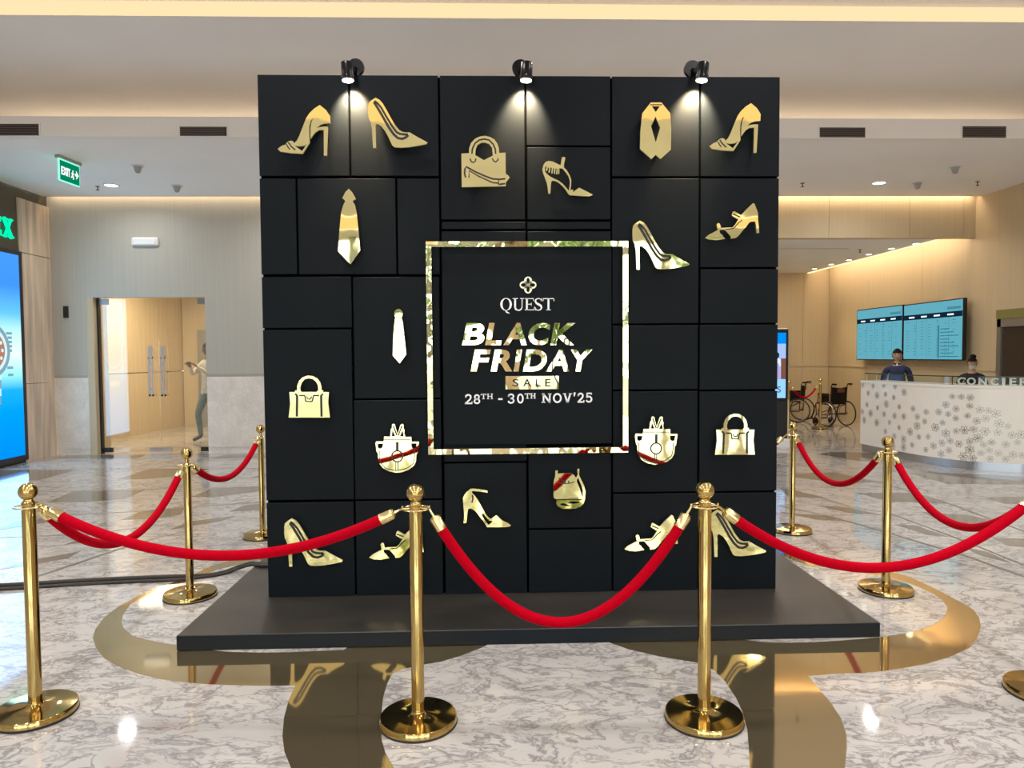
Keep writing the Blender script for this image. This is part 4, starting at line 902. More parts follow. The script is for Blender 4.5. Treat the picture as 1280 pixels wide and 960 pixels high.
# exit sign
e0 = fl(73.5, 200, 3.90); e1 = fl(97.5, 209.5, 3.90)
ed = (e1-e0); L_ = Vector((ed.x, ed.y, 0)).length; ang = math.atan2(ed.y, ed.x)
ex = empty('exit_sign', (e0.x, e0.y, 0), ang); tag(ex, 'green illuminated exit sign hanging from the low ceiling', 'exit sign')
B('hanger_rail', (-0.03, -0.03, 3.925), (L_+0.03, 0.03, 3.962), 'plastic_grey', ex)
EH = 0.235; zt_ = 3.905
B('sign_edge', (-0.012, -0.010, zt_-EH-0.012), (L_+0.012, 0.010, zt_+0.02), 'exit_edge', ex)
B('sign_face', (0, -0.014, zt_-EH), (L_, -0.009, zt_), 'exit_green', ex)
def EXT(a, b, d): return (a*L_, -0.018+d, zt_-b*EH)
for ch, a, c in (('E', .05, .16), ('X', .17, .31), ('I', .33, .37), ('T', .39, .50)):
    font_letter(ch, (a, c, .30, .72), 'exit_white', EXT, 0.005, 0.03, parent=ex)
MB().ribbon([(.76, .50), (.92, .50)], .12, EXT, .005).build('arrow', 'exit_white', ex)
MB().plate([[(.82, .28), (.95, .5), (.82, .72), (.86, .5)][::-1]], EXT, .005).build('arrow_head', 'exit_white', ex)
rm = MB()
for p, w in (([(.64, .42), (.62, .58)], .05), ([(.62, .58), (.68, .68), (.66, .78)], .035), ([(.62, .58), (.58, .70), (.54, .70)], .035), ([(.64, .44), (.70, .50)], .03), ([(.64, .44), (.57, .48)], .03)): rm.ribbon(p, w, EXT, .005)
rm.plate([ell(.655, .35, .022, .045, 12)], EXT, .005); rm.build('running_figure', 'exit_white', ex)
# ceiling fittings
for q, lb in (((139, 231), 'small bright downlight in the low ceiling beside the exit sign'), ((1099, 228), 'small bright downlight in the low ceiling above the desk lobby')):
    p = fl(*q, ZC); ceiling_lamp(p.x, p.y, ZC, 0.085, 8, lb, 'low ceiling downlights', spread=160)
for x in (-3.0, 0.2, 3.2): ceiling_lamp(x, 6.1, ZC, 0.085, 14, 'small downlight in the low ceiling behind the display wall', 'low ceiling downlights', spread=160)
def detector(q, label):
    p = fl(*q, ZC); t = empty('smoke_detector', (p.x, p.y, ZC))
    MB().lathe([(0.075, -0.012), (0.075, 0.002), (0.06, 0.004)], 20).build('base_plate', 'plastic_white', t, True)
    MB().lathe([(0.018, -0.095), (0.03, -0.085), (0.05, -0.02), (0.055, -0.01)], 20).build('sensor_cage', 'plastic_grey', t, True)
    tag(t, label, 'smoke detector', 'ceiling smoke detectors')
detector((172, 207), 'cup-shaped smoke detector in low ceiling beside the exit sign'); detector((221, 232), 'cup-shaped smoke detector in low ceiling above the glass doors')
detector((1194, 208), 'cup-shaped smoke detector in low ceiling close to the wall vent'); detector((1147, 228), 'cup-shaped smoke detector in low ceiling above the desk')
def sprinkler(q, label, z=ZC):
    p = fl(*q, z); t = empty('sprinkler', (p.x, p.y, z))
    MB().lathe([(0.03, -0.004), (0.03, 0.002)], 14).build('escutcheon', 'dark_metal', t)
    MB().lathe([(0.022, -0.055), (0.022, -0.05), (0.007, -0.045), (0.007, 0)], 12).build('head', 'dark_metal', t)
    tag(t, label, 'sprinkler', 'ceiling sprinklers')
sprinkler((122, 233), 'tiny dark sprinkler head beside the small bright downlight'); sprinkler((1003, 229), 'tiny dark sprinkler head above the bulkhead edge near the display')
sprinkler((1222, 227), 'tiny dark sprinkler head in the ceiling near the wood wall'); sprinkler((1075, 312), 'tiny dark sprinkler head in the lower lobby soffit', 3.33)
for k, q in enumerate(((1145, 304), (1114.5, 310), (1086, 317.5), (1061, 324.5), (1039, 330), (1018, 335.5))):
    p = fl(*q, 3.33); ceiling_lamp(p.x, p.y, 3.33, 0.05, 0, 'tiny round soffit downlight in the row along the screen wall', 'soffit downlights', 'small_glow')
    spot_light('soffit_beam', (p.x+0.02, p.y, 3.30), (p.x+0.32, p.y, 1.6), 30, (1.0, 0.76, 0.44), 60, 0.8)
def vent(a, b, label):
    p = wy(*a, 3.9); q = wy(*b, 3.9); x0, x1 = p.x, q.x; z0, z1 = ZC+0.005, p.z
    t = empty('air_vent', ((x0+x1)/2, 3.9, (z0+z1)/2)); hw, hh = (x1-x0)/2, (z1-z0)/2
    B('backing', (-hw, -0.004, -hh), (hw, 0.01, hh), 'vent_dark', t)
    for aa, bb in (((-hw-.015, hh), (hw+.015, hh+.015)), ((-hw-.015, -hh-.004), (hw+.015, -hh)), ((-hw-.015, -hh), (-hw, hh)), ((hw, -hh), (hw+.015, hh))): B('frame_bar', (aa[0], -0.012, aa[1]), (bb[0], 0.0, bb[1]), 'fascia_white', t)
    for k in range(5): B('slat', (-hw, -0.008, -hh+(k+.5)*2*hh/5-0.004), (hw, 0.0, -hh+(k+.5)*2*hh/5+0.004), 'vent_slat', t)
    tag(t, label, 'air vent', 'air vents along the ceiling fascia')
vent((-6, 155), (49.5, 170), 'slatted air vent in the fascia above the shop corner'); vent((225, 158.5), (284, 170), 'slatted air vent in the fascia above the glass doors')
vent((1024, 159.5), (1081, 169), 'slatted air vent in the fascia nearest the display wall top, lobby side'); vent((1202.5, 158), (1257, 168), 'slatted air vent in the fascia above the concierge desk')

# ------------------------------------------------------------------ screens on the wall
def tv(y0, y1, z0, z1, label, seed):
    t = empty('wall_screen', (XR-0.16, (y0+y1)/2, (z0+z1)/2)); hy, hz = (y1-y0)/2, (z1-z0)/2
    B('casing', (0, -hy, -hz), (0.06, hy, hz), 'black_plastic', t)
    B('wall_bracket', (0.06, -0.3, -0.2), (0.16, 0.3, 0.2), 'dark_metal', t)
    B('display_face', (-0.004, -hy+0.018, -hz+0.018), (0.002, hy-0.018, hz-0.018), 'tv_cyan', t)
    X0 = -0.0065
    B('header_band', (X0, -hy+0.018, hz-0.29), (-0.003, hy-0.018, hz-0.20), 'tv_band', t)
    rnd = random.Random(seed)
    for k in range(4):
        yc = hy-0.25-k*0.36; B('header_text', (X0-0.002, yc-0.09, hz-0.26), (X0, yc+0.07, hz-0.235), 'tv_white', t)
    B('title_text', (X0, -hy+0.06, hz-0.165), (-0.003, -hy+0.40, hz-0.12), 'tv_ink', t)
    mb = MB()
    for c in range(7):
        yc = hy-0.12-c*0.215
        for r in range(12):
            if rnd.random() < 0.28: continue
            z = hz-0.33-r*0.052; wv = rnd.uniform(0.03, 0.075)
            mb.box((X0, yc-wv, z-0.012), (-0.003, yc+wv*0.3, z-0.002))
    o = mb.build('listing_text', 'tv_ink', t); o['kind'] = 'stuff'
    for c in range(1, 5): B('column_rule', (X0, hy-0.1-c*0.3, -hz+0.05), (-0.003, hy-0.1-c*0.3+0.005, hz-0.30), 'tv_ink', t)
    if seed == 2:
        B('index_column', (X0-0.001, -hy+0.60, -hz+0.04), (X0, -hy+0.63, hz-0.42), 'tv_dark', t)
        for r in range(9): B('index_line', (X0, -hy+0.10+0.12*(r % 3), -hz+0.06+r*0.058), (-0.003, -hy+0.57, -hz+0.072+r*0.058), 'tv_dark', t)
    tag(t, label, 'screen', 'information screens on the wood wall')
emitm('tv_cyan', (0.13, 0.44, 0.54), 0.58); emitm('tv_band', (0.004, 0.012, 0.025), 1); emitm('tv_white', (0.7, 0.8, 0.85), 1); emitm('tv_ink', (0.07, 0.26, 0.34), 0.6); emitm('tv_dark', (0.015, 0.10, 0.16), 0.9)
tv(8.70, 10.34, 1.355, 2.385, 'cyan information screen on the wood wall, next to the corner behind wheelchairs', 1)
tv(7.02, 8.67, 1.365, 2.375, 'cyan information screen with dark index column, beside the service door', 2)

# ------------------------------------------------------------------ digital kiosk
kx1 = 4.70; kx0 = 4.02; ky = 7.30
ki = empty('digital_kiosk', ((kx0+kx1)/2, ky, 0)); tag(ki, 'tall black digital advertising kiosk beside the display wall', 'kiosk')
hw = (kx1-kx0)/2
emitm('kiosk_blue', (0.0, 0.26, 0.90), 0.7); emitm('kiosk_pale', (0.36, 0.50, 0.85), 0.7); emitm('kiosk_white', (0.66, 0.80, 1.0), 0.7); emitm('kiosk_brown', (0.20, 0.075, 0.05), 0.7); emitm('kiosk_lilac', (0.42, 0.36, 0.66), 0.7); emitm('kiosk_sky', (0.30, 0.62, 1.0), 0.7); emitm('kiosk_ink', (0.01, 0.015, 0.05), 1)
bev(B('casing', (-hw, 0, 0.72), (hw, 0.08, 1.90), 'black_plastic', ki), 0.03, 3)
bev(B('steel_rim', (-hw-0.015, 0.03, 0.70), (hw+0.015, 0.07, 1.915), 'steel', ki), 0.03, 3)
B('pedestal', (-hw, 0.02, 0.10), (hw, 0.08, 0.74), 'black_plastic', ki)
B('pedestal_edge', (hw-0.006, 0.015, 0.08), (hw+0.012, 0.085, 0.74), 'wall_wood_warm', ki)
B('foot_plate', (-hw-0.05, -0.25, 0.0), (hw, 0.3, 0.10), 'plastic_white', ki)
B('screen_top', (-hw+0.05, -0.004, 1.66), (hw-0.05, 0.002, 1.84), 'kiosk_blue', ki)
B('screen_picture', (-hw+0.05, -0.004, 1.08), (hw-0.05, 0.002, 1.66), 'kiosk_pale', ki)
B('screen_caption', (-hw+0.05, -0.004, 0.77), (hw-0.05, 0.002, 1.08), 'kiosk_sky', ki)
B('pictured_wall', (hw-0.13, -0.006, 1.08), (hw-0.05, -0.003, 1.42), 'kiosk_brown', ki)
MB().plate([[(hw-.24, 1.08), (hw-.14, 1.08), (hw-.15, 1.25), (hw-.17, 1.34), (hw-.22, 1.34), (hw-.24, 1.2)]], lambda x, z, d: (x, -0.008+d, z), .002).build('pictured_gown', 'kiosk_lilac', ki)
MB().plate([ell(hw-.19, 1.47, .03, .05, 14)], lambda x, z, d: (x, -0.008+d, z), .002).build('pictured_head', 'kiosk_ink', ki)
MB().plate([[(hw-.25, 1.28), (hw-.13, 1.30), (hw-.14, 1.40), (hw-.18, 1.43), (hw-.24, 1.40)]], lambda x, z, d: (x, -0.007+d, z), .002).build('pictured_bodice', 'kiosk_white', ki)
font_letter('S', (hw-.19, hw-.13, -.96, -.86), 'kiosk_ink', lambda a, b, d: (a, -0.007+d, -b), 0.002, 0.0, parent=ki)

# ------------------------------------------------------------------ concierge desk
base_px = [(1075, 563), (1108, 570.5), (1150, 579), (1200, 586), (1245, 589.5), (1290, 591.5)]
dc = [fl(*q) for q in base_px]; dc = [Vector((p.x, p.y, 0)) for p in dc]
dc += [Vector((7.02, 4.32, 0)), Vector((7.25, 4.34, 0))]
dcv = catmull(dc, 8)
def offset(curve, d):
    out = []
    for i, p in enumerate(curve):
        t = curve[min(i+1, len(curve)-1)]-curve[max(i-1, 0)]; t.normalize(); out.append(p+Vector((-t.y, t.x, 0))*d)
    return out
desk = empty('concierge_desk', (dcv[0].x, dcv[0].y, 0)); tag(desk, 'long curved white concierge desk with metal flower reliefs and chrome plinth', 'desk')
DO = Vector((dcv[0].x, dcv[0].y, 0))
def desk_solid(name, d0, d1, z0, z1, m, curve=dcv):
    o = offset(curve, d0); i = offset(curve, d1)
    poly = [(p.x-DO.x, p.y-DO.y) for p in o]+[(p.x-DO.x, p.y-DO.y) for p in i[::-1]]
    return MB().plate([poly], lambda x, y, d: (x, y, z1-d), z1-z0).build(name, m, desk)
desk_solid('front_body', 0.0, 0.12, 0.11, 1.07, 'desk_white'); desk_solid('counter_top', -0.008, 0.42, 1.045, 1.08, 'desk_white'); desk_solid('plinth', 0.03, 0.12, 0.0, 0.11, 'chrome')
desk_solid('glass_screen', 0.06, 0.072, 1.08, 1.185, 'rail_glass'); desk_solid('glass_top_edge', 0.056, 0.076, 1.183, 1.196, 'glass_edge')
def desk_hit(px, py, off=0.0):
    d = ray(px, py); c = offset(dcv, off) if off else dcv
    for i in range(len(c)-1):
        a, b = c[i], c[i+1]; ex_, ey_ = b.x-a.x, b.y-a.y
        det = d.x*(-ey_)-d.y*(-ex_)
        if abs(det) < 1e-9: continue
        rx, ry = a.x-CAM.x, a.y-CAM.y
        t = (rx*(-ey_)-ry*(-ex_))/det; s = (d.x*ry-d.y*rx)/det
        if 0 <= s <= 1 and t > 0: return CAM+d*t, Vector((ex_, ey_, 0)).normalized()
    if off and px < 1110:
        return c[1].copy(), (c[2]-c[1]).normalized()
    return None, None
# glass posts
for px, m in ((1080.5, 'plastic_white'), (1095.5, 'plastic_white'), (1190.5, 'dark_metal'), (1134, 'plastic_white')):
    p, t = desk_hit(px, 470, 0.066)
    MB().tube([(p.x-DO.x, p.y-DO.y, 1.075), (p.x-DO.x, p.y-DO.y, 1.187 if px != 1134 else 1.12)], 0.0055, 8).build('glass_post', m, desk)
# letters standing behind the glass
CW = (('C', 1196.5, 1206.5), ('O', 1208.5, 1219.5), ('N', 1223, 1233.5), ('C', 1238.5, 1248), ('I', 1252.6, 1256.6), ('E', 1262, 1270.5), ('R', 1275.5, 1285), ('G', 1290, 1301), ('E', 1305, 1314))
for ch, a, b in CW:
    m_ = (a+b)/2; p, t = desk_hit(m_, 475, 0.10)
    if p is None: continue
    p1, _ = desk_hit(a, 475, 0.10); p2, _ = desk_hit(b, 475, 0.10)
    if p1 is None or p2 is None: continue
    wv = (p2-p1).length/2; nrm = Vector((-t.y, t.x, 0))
    def LT(x, y, d, p=p, t=t, nrm=nrm): 
        q = p+t*x+nrm*d; return (q.x-DO.x, q.y-DO.y, y)
    font_letter(ch, (-wv, wv, -1.178, -1.080), 'letter_white', lambda x, y, d, f=LT: f(x, -y, d), 0.015, 0.03, name='desk_letter', parent=desk)
# flower reliefs
fm = MB()
pet = []
for k in range(6):
    a = k*math.pi/3; pet.append([(math.cos(a)*0.55+0.42*math.cos(a)*math.cos(u)-0.24*math.sin(a)*math.sin(u), math.sin(a)*0.55+0.42*math.sin(a)*math.cos(u)+0.24*math.cos(a)*math.sin(u)) for u in [j*2*math.pi/8 for j in range(9)]])
for p in pet: fm.ribbon(p, 0.10, lambda x, y, d: (x, -d*0.1, y), 0.3)
fm.plate([ell(0, 0, .14, .14, 8)], lambda x, y, d: (x, -0.04+d*0.2, y), 0.3)
f0 = fm.build('flower_relief', 'flower_metal', desk); fmesh = f0.data
rnd = random.Random(11); placed = []
def allowed(x, y):
    bot = 556+(x-1075)*0.22 if x < 1150 else 574+(x-1150)*0.07
    if y > bot: return False
    if x < 1096: return y < 529
    if x < 1131: return True if x-1096 > (y-532)*0.55 else y < 532
    if x < 1178: return y > 508
    if x < 1216: return y > 494+max(0, 1190-x)*0.3
    if x < 1250: return y > 511+(x-1216)*0.1
    return y > 519+(x-1250)*0.9
tries = 0
while len(placed) < 90 and tries < 12000:
    tries += 1
    x, y = rnd.uniform(1078, 1279), rnd.uniform(481, 576)
    if not allowed(x, y) or any(math.hypot((x-a)*1.0, y-b) < 10.4 for a, b in placed): continue
    p, t = desk_hit(x, y)
    if p is None or p.z < 0.15 or p.z > 1.03: continue
    placed.append((x, y))
    f = f0 if len(placed) == 1 else bpy.data.objects.new('flower_relief', fmesh)
    if f is not f0: COL.objects.link(f); f.parent = desk
    r = rnd.choice((0.040, 0.044, 0.048, 0.058)); nrm = Vector((t.y, -t.x, 0))
    f.location = p-DO+nrm*0.004
    f.rotation_euler = (0, rnd.uniform(0, 6.28), 0)
    rot = Matrix.Rotation(math.atan2(t.y, t.x), 4, 'Z') @ Matrix.Rotation(rnd.uniform(0, 6.28), 4, 'Y')
    f.matrix_local = Matrix.Translation(p-DO+nrm*0.002) @ rot @ Matrix.Diagonal((r, 0.02, r, 1))

# ------------------------------------------------------------------ people
def skin_body(edges, radii, joints, tags, levels=2):
    names = list(joints); idx = {n: i for i, n in enumerate(names)}
    me = bpy.data.meshes.new('tmp'); me.from_pydata([joints[n] for n in names], [(idx[a], idx[b]) for a, b in edges], [])
    o = bpy.data.objects.new('tmp', me); COL.objects.link(o)
    md = o.modifiers.new('s', 'SKIN'); md.use_smooth_shade = True
    for n in names:
        r = radii[n]; r = r if isinstance(r, tuple) else (r, r); sv = me.skin_vertices[0].data[idx[n]]; sv.radius = r; sv.use_root = (n == 'pelvis')
    sb = o.modifiers.new('u', 'SUBSURF'); sb.levels = levels; sb.render_levels = levels
    dg = bpy.context.evaluated_depsgraph_get(); out = bpy.data.meshes.new_from_object(o.evaluated_get(dg))
    bpy.data.objects.remove(o); return out
def person(label, loc, rz, H, arms, mats, hair, extra=None, legs=None, head_turn=0.0, head_tilt=0.0):
    k = H/1.70
    J = dict(pelvis=(0, 0, .95), waist=(0, 0, 1.08), chest=(0, -.01, 1.28), top=(0, 0, 1.42), neck=(0, -.005, 1.48), head=(0, -.012, 1.56))
    Rr = dict(pelvis=(.15, .11), waist=(.128, .10), chest=(.155, .115), top=(.115, .085), neck=.052, head=.055)
    E_ = [('pelvis', 'waist'), ('waist', 'chest'), ('chest', 'top'), ('top', 'neck'), ('neck', 'head')]
    lg = legs or {s: ((s*.095, 0, .50), (s*.10, .02, .10), (s*.105, -.13, .035)) for s in (-1, 1)}
    for s in (-1, 1):
        n = 'l' if s < 0 else 'r'; kn, an, to = lg[s]
        J.update({n+'hip': (s*.09, 0, .88), n+'knee': kn, n+'ank': an, n+'toe': to}); Rr.update({n+'hip': .088, n+'knee': .058, n+'ank': .042, n+'toe': .034})
        E_ += [('pelvis', n+'hip'), (n+'hip', n+'knee'), (n+'knee', n+'ank'), (n+'ank', n+'toe')]
        el, wr_ = arms[s]
        sh = Vector((s*.175, 0, 1.385)); el = Vector(el); wr_ = Vector(wr_); dv = (wr_-el).normalized()
        J.update({n+'sh': sh, n+'el': el, n+'wr': wr_, n+'palm': wr_+dv*.075}); Rr.update({n+'sh': .062, n+'el': .043, n+'wr': .028, n+'palm': (.036, .022)})
        E_ += [('top', n+'sh'), (n+'sh', n+'el'), (n+'el', n+'wr'), (n+'wr', n+'palm')]
        side = dv.cross(Vector((0, 0, 1)));  side = side.normalized() if side.length > .1 else Vector((1, 0, 0))
        cu = side.cross(dv)*(-1 if side.cross(dv).z > 0 else 1)
        for f, (off, ln) in enumerate(((-.030, .070), (-.010, .080), (.010, .076), (.030, .060))):
            b_ = wr_+dv*.085+side*off; m1 = b_+dv*ln*.5+cu*.008; m2 = b_+dv*ln*.85+cu*.03
            J.update({f'{n}f{f}a': b_, f'{n}f{f}b': m1, f'{n}f{f}c': m2}); Rr.update({f'{n}f{f}a': .0095, f'{n}f{f}b': .009, f'{n}f{f}c': .0075})
            E_ += [(n+'palm', f'{n}f{f}a'), (f'{n}f{f}a', f'{n}f{f}b'), (f'{n}f{f}b', f'{n}f{f}c')]
        b_ = wr_+dv*.035+side*(-.038*s); m2 = b_+dv*.055+side*(-.03*s)+cu*.01
        J.update({n+'t0': b_, n+'t1': m2}); Rr.update({n+'t0': .011, n+'t1': .009}); E_ += [(n+'wr', n+'t0'), (n+'t0', n+'t1')]
    me = skin_body(E_, Rr, {a: tuple(b) for a, b in J.items()}, None)
    bm = bmesh.new(); bm.from_mesh(me)
    # regions: 0 skin, 1 top, 2 trousers, 3 shoes
    segs = [(Vector(J[a]), Vector(J[b]), a, b) for a, b in E_]
    def region(c):
        best = None
        for a, b, na, nb in segs:
            ab = b-a; t = max(0, min(1, (c-a).dot(ab)/ab.length_squared)); d = (a+ab*t-c).length
            if best is None or d < best[0]: best = (d, na, nb, t)
        na, nb, t = best[1:]
        if nb in ('head',) or (nb == 'neck' and t > .75): return 0
        if 'palm' in nb or na[1:] in ('palm',) or nb[1:3] in ('f0', 'f1', 'f2', 'f3') or nb[1:] in ('t0', 't1'): return 0
        if nb[1:] == 'wr' and t > .93: return 0
        if nb[1:] == 'toe' or (nb[1:] == 'ank' and t > .93): return 3
        if nb[1:] in ('hip', 'knee', 'ank'): return 2
        return 1
    for f in bm.faces: f.material_index = region(f.calc_center_median())
    for f in bm.faces:                      # the jacket hem covers the hips
        c = f.calc_center_median()
        if f.material_index == 2 and c.z > .86: f.material_index = 1
    # head (same mesh): shaped ellipsoid with face
    hm = MB(); hc = Vector((0, -.02, 1.645))
    n = 24
    def hshape(th, a):
        x = .074*math.sin(th)*math.cos(a); y = .092*math.sin(th)*math.sin(a); z = -.112*math.cos(th)
        if z < -.01: x *= 1-.28*((-z-.01)/.10)**1.3; y = y*(1-.12*(-z-.01)/.10)
        if y < 0: y *= .93
        return (x, y, z)
    vs = [hshape(math.pi*i/16, 2*math.pi*j/n) for i in range(17) for j in range(n)]
    hm.add(vs, [(i*n+j, i*n+(j+1) % n, (i+1)*n+(j+1) % n, (i+1)*n+j) for i in range(16) for j in range(n)], 0)
    hm.add([(-.013, -.080, -.028), (.013, -.080, -.028), (0, -.106, -.024), (0, -.083, .022), (0, -.082, -.036)], [(0, 2, 3), (2, 1, 3), (0, 4, 2), (4, 1, 2)], 0)
    for s in (-1, 1):
        hm.sphere((s*.030, -.0785, .006), (.0135, .007, .007), 10, 4); hm.sphere((s*.030, -.0845, .006), (.006, .003, .006), 8, 5)
        hm.tube([(s*.014, -.083, .024), (s*.03, -.083, .030), (s*.047, -.072, .025)], .0035, 6, mi=5)
        hm.sphere((s*.073, .004, -.008), (.010, .02, .030), 10, 0)
    hm.tube([(-.022, -.076, -.056), (0, -.083, -.053), (.022, -.076, -.056)], [.003, .0065, .003], 8, mi=6)
    if hair == 'mask': hm.add([(-.058, -.052, -.02), (.058, -.052, -.02), (.045, -.066, -.092), (-.045, -.066, -.092), (0, -.112, -.022), (0, -.098, -.095)], [(0, 4, 5, 3), (4, 1, 2, 5)], 7)
    Rm = Matrix.Rotation(head_turn, 4, 'Z') @ Matrix.Rotation(head_tilt, 4, 'X')
    vmap = [bm.verts.new(hc+Rm @ Vector(v)) for v in hm.v]
    for f, mi_ in zip(hm.f, hm.mi):
        try: ff = bm.faces.new([vmap[i] for i in f]); ff.material_index = mi_; ff.smooth = True
        except ValueError: pass
    for f in bm.faces: f.smooth = True
    bmesh.ops.recalc_face_normals(bm, faces=bm.faces)
    me.materials.clear()
    for m in (mats['skin'], mats['top'], mats['bottom'], mats['shoe'], 'eye_white', 'eye_dark', 'lips', 'mask_white'): me.materials.append(MATS[m])
    bm.to_mesh(me); bm.free(); me.name = 'person_body'
    root = empty('person', loc, rz); root.scale = (k, k, k)
    b = bpy.data.objects.new('body', me); COL.objects.link(b); b.parent = root
    hb = MB()
    def hs(th, a, g): v = hshape(th, a); return Vector(v)*g
    pts = []; fs = []
    for i in range(17):
        for j in range(n):
            th = math.pi*i/16; a = 2*math.pi*j/n; front = max(0, -math.sin(a)); v = hs(th, a, 1.09)
            pts.append(hc+Rm @ v)
    for i in range(16):
        for j in range(n):
            th = math.pi*(i+.5)/16; a = 2*math.pi*(j+.5)/n; v = hshape(th, a)
            lim = .034 if math.sin(a) < -.35 else (-.05 if math.sin(a) < .2 else -.075)
            if v[2] > lim: fs.append((i*n+j, i*n+(j+1) % n, (i+1)*n+(j+1) % n, (i+1)*n+j))
    hb.add(pts, fs)
    if hair == 'bun_back': hb.sphere(tuple(hc+Rm @ Vector((0, .10, .0))), (.045, .04, .045), 14)
    if hair == 'mask': hb.sphere(tuple(hc+Rm @ Vector((0.01, .02, .125))), (.052, .05, .042), 14)
    hb.build('hair', 'hair', root, True)
    if mats.get('collar'):
        MB().lathe([(.062, 1.455), (.064, 1.50), (.060, 1.505), (.058, 1.46)], 20, c=(0, -.006, 0)).build('collar', mats['collar'], root, True)
        B('collar_tab', (-.012, -.072, 1.455), (.012, -.060, 1.495), 'letter_white', root)
        B('button_placket', (-.008, -.132, 1.0), (.008, -.10, 1.40), mats['top'], root)
    if extra: extra(root)
    return tag(root, label, 'person')
down = {-1: ((-.235, .03, 1.12), (-.215, -.10, .93)), 1: ((.235, .03, 1.12), (.215, -.10, .93))}
def face_cam(p): d = CAM-Vector(p); return math.atan2(d.y, d.x)+math.pi/2
w1 = (6.19, 6.75, 0)
person('person in navy mandarin-collar uniform standing behind the desk, dark hair tied back', w1, face_cam(w1), 1.51, down, dict(skin='skin', top='navy', bottom='trouser_dark', shoe='shoe_black', collar='navy'), 'bun_back', head_turn=0.0, head_tilt=0.10)
w2 = (6.98, 6.15, 0)
person('person with dark hair in a high bun, face half covered, low behind the desk', w2, face_cam(w2), 1.38, {-1: ((-.24, -.04, 1.14), (-.12, -.26, 1.05)), 1: ((.24, -.04, 1.14), (.12, -.26, 1.05))}, dict(skin='skin', top='trouser_dark', bottom='trouser_dark', shoe='shoe_black'), 'mask', head_tilt=0.18)
def phone(root):
    B('phone', (-.05, -.30, 1.40), (.03, -.285, 1.53), 'black_plastic', root)
m1 = (-5.22, 8.62, 0)
person('person in pale shirt and jeans walking behind the glass doors', m1, math.radians(-35), 1.70, {-1: ((-.25, -.16, 1.20), (-.10, -.30, 1.36)), 1: ((.25, -.16, 1.20), (.10, -.30, 1.36))}, dict(skin='skin_dark', top='shirt_pale', bottom='jeans', shoe='shoe_black'), 'short',
       legs={-1: ((-.11, -.16, .50), (-.12, -.10, .10), (-.13, -.26, .035)), 1: ((.09, .05, .50), (.09, .20, .12), (.09, .08, .035))})

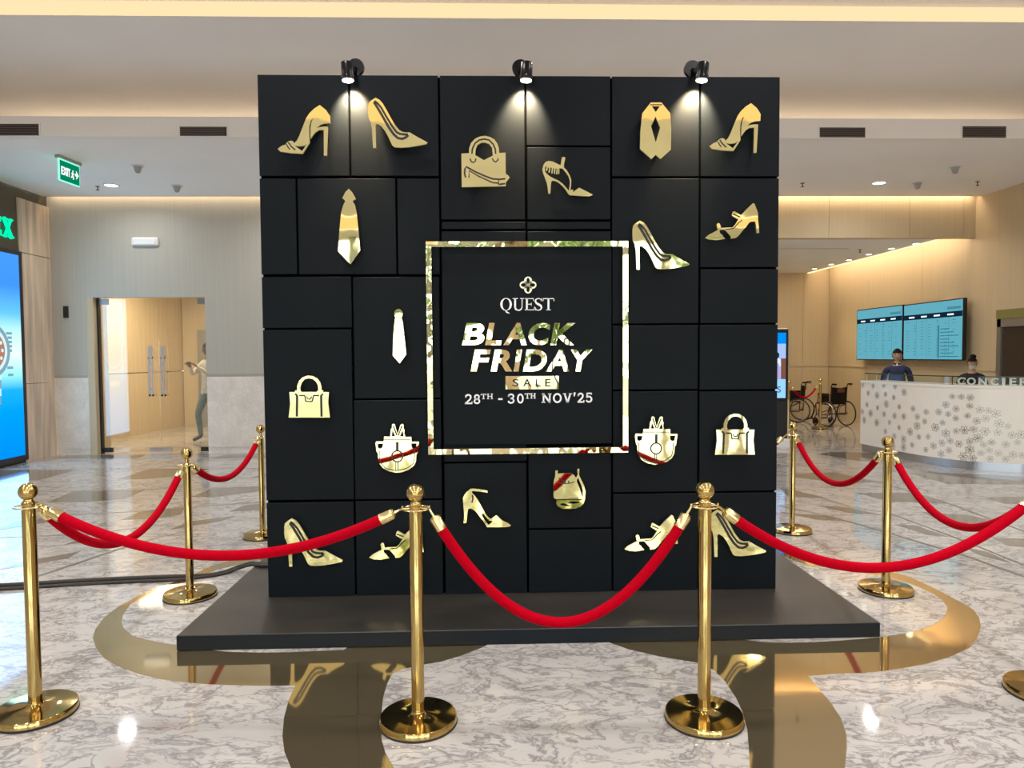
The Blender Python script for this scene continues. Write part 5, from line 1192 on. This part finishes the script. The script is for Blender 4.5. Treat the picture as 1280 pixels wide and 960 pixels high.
# ------------------------------------------------------------------ monitor at the desk? wheelchairs
def wheelchair(loc, rz, label, sc_=1.0):
    t = empty('wheelchair', loc, rz); t.scale = (sc_, sc_, sc_)
    # local: faces -y, x across
    for s in (-1, 1):
        xw = s*.27; wr_ = .285
        wh = empty('wheel', (xw, .10, wr_)); wh.parent = t
        circ = lambda r: [(0, r*math.cos(a*math.pi/16), r*math.sin(a*math.pi/16)) for a in range(32)]
        MB().tube(circ(wr_-.014), .014, 8, True).build('tyre', 'tyre', wh, True)
        MB().tube([(s*.035, p[1], p[2]) for p in circ(wr_-.04)], .008, 6, True).build('push_rim', 'steel', wh, True)
        sp_ = MB()
        for a in range(16): sp_.tube([(0, 0, 0), (0, (wr_-.02)*math.cos(a*math.pi/8), (wr_-.02)*math.sin(a*math.pi/8))], .002, 4)
        sp_.tube([(-.03, 0, 0), (.03, 0, 0)], .02, 10); sp_.build('spokes', 'steel_dull', wh)
        ca = empty('caster', (s*.22, -.30, .09)); ca.parent = t
        MB().tube([(0, .075*math.cos(a*math.pi/10), .075*math.sin(a*math.pi/10)) for a in range(20)], .016, 8, True).build('caster_tyre', 'tyre', ca, True)
        MB().tube([(-.012, 0, 0), (.012, 0, 0)], .05, 14).build('caster_hub', 'wheelchair_black', ca)
        MB().tube([(.02*s, 0, 0), (.02*s, .0, .10), (0, .03, .15)], .011, 6).build('caster_fork', 'wheelchair_frame', ca)
        fr_ = MB()
        x = s*.215
        fr_.tube([(x, .13, .26), (x, .14, .50), (x, .17, .90), (x, .19, .94), (x, .30, .945)], .012, 8)
        fr_.tube([(x, .13, .50), (x, -.28, .50), (x, -.34, .40), (x, -.42, .16)], .012, 8)
        fr_.tube([(x, .13, .26), (x, -.28, .24), (x, -.30, .50)], .012, 8)
        fr_.tube([(x, .14, .70), (x, -.22, .70), (x, -.26, .50)], .011, 8)
        fr_.tube([(x, -.28, .25), (-x, .12, .48)], .010, 8)
        fr_.build('side_frame', 'wheelchair_frame', t, True)
        MB().tube([(x, .20, .945), (x, .31, .945)], .019, 10).build('push_handle', 'wheelchair_black', t, True)
        MB().tube([(x, .23, .915), (x, .30, .90)], .006, 6).build('brake_lever', 'dark_metal', t)
        bev(B('armrest_pad', (x-.03, -.22, .70), (x+.03, .08, .735), 'wheelchair_black', t), .01, 2)
        B('skirt_guard', (x-.006, -.20, .48), (x+.006, .10, .69), 'wheelchair_black', t)
        B('footplate', (x-(.02 if s < 0 else .12), -.54, .13), (x+(.12 if s < 0 else .02), -.40, .15), 'wheelchair_black', t)
    bev(B('seat', (-.205, -.28, .49), (.205, .13, .53), 'wheelchair_black', t), .012, 2)
    mb = MB()
    P = [(-.21, .155, .53), (0, .185, .53), (.21, .155, .53), (-.21, .17, .88), (0, .205, .855), (.21, .17, .88)]
    Q = [(a, b+.014, c) for a, b, c in P]
    mb.add(P+Q, [(0, 1, 4, 3), (1, 2, 5, 4), (7, 6, 9, 10), (8, 7, 10, 11), (0, 3, 9, 6), (2, 8, 11, 5), (3, 4, 10, 9), (4, 5, 11, 10), (0, 6, 7, 1), (1, 7, 8, 2)])
    mb.build('back_sling', 'wheelchair_black', t)
    B('back_label', (-.09, .21, .76), (.09, .225, .85), 'wheelchair_red', t)
    MB().tube([(-.215, .10, .285), (.215, .10, .285)], .012, 8).build('axle', 'dark_metal', t)
    return tag(t, label, 'wheelchair', 'wheelchairs by the lobby wall')
wheelchair((6.85, 10.15, 0), math.radians(197), 'black folding wheelchair with red back label, backrest towards the lobby', 0.92)
wheelchair((6.50, 11.15, 0), math.radians(235), 'black folding wheelchair seen from its side, behind the distant rope', 0.92)
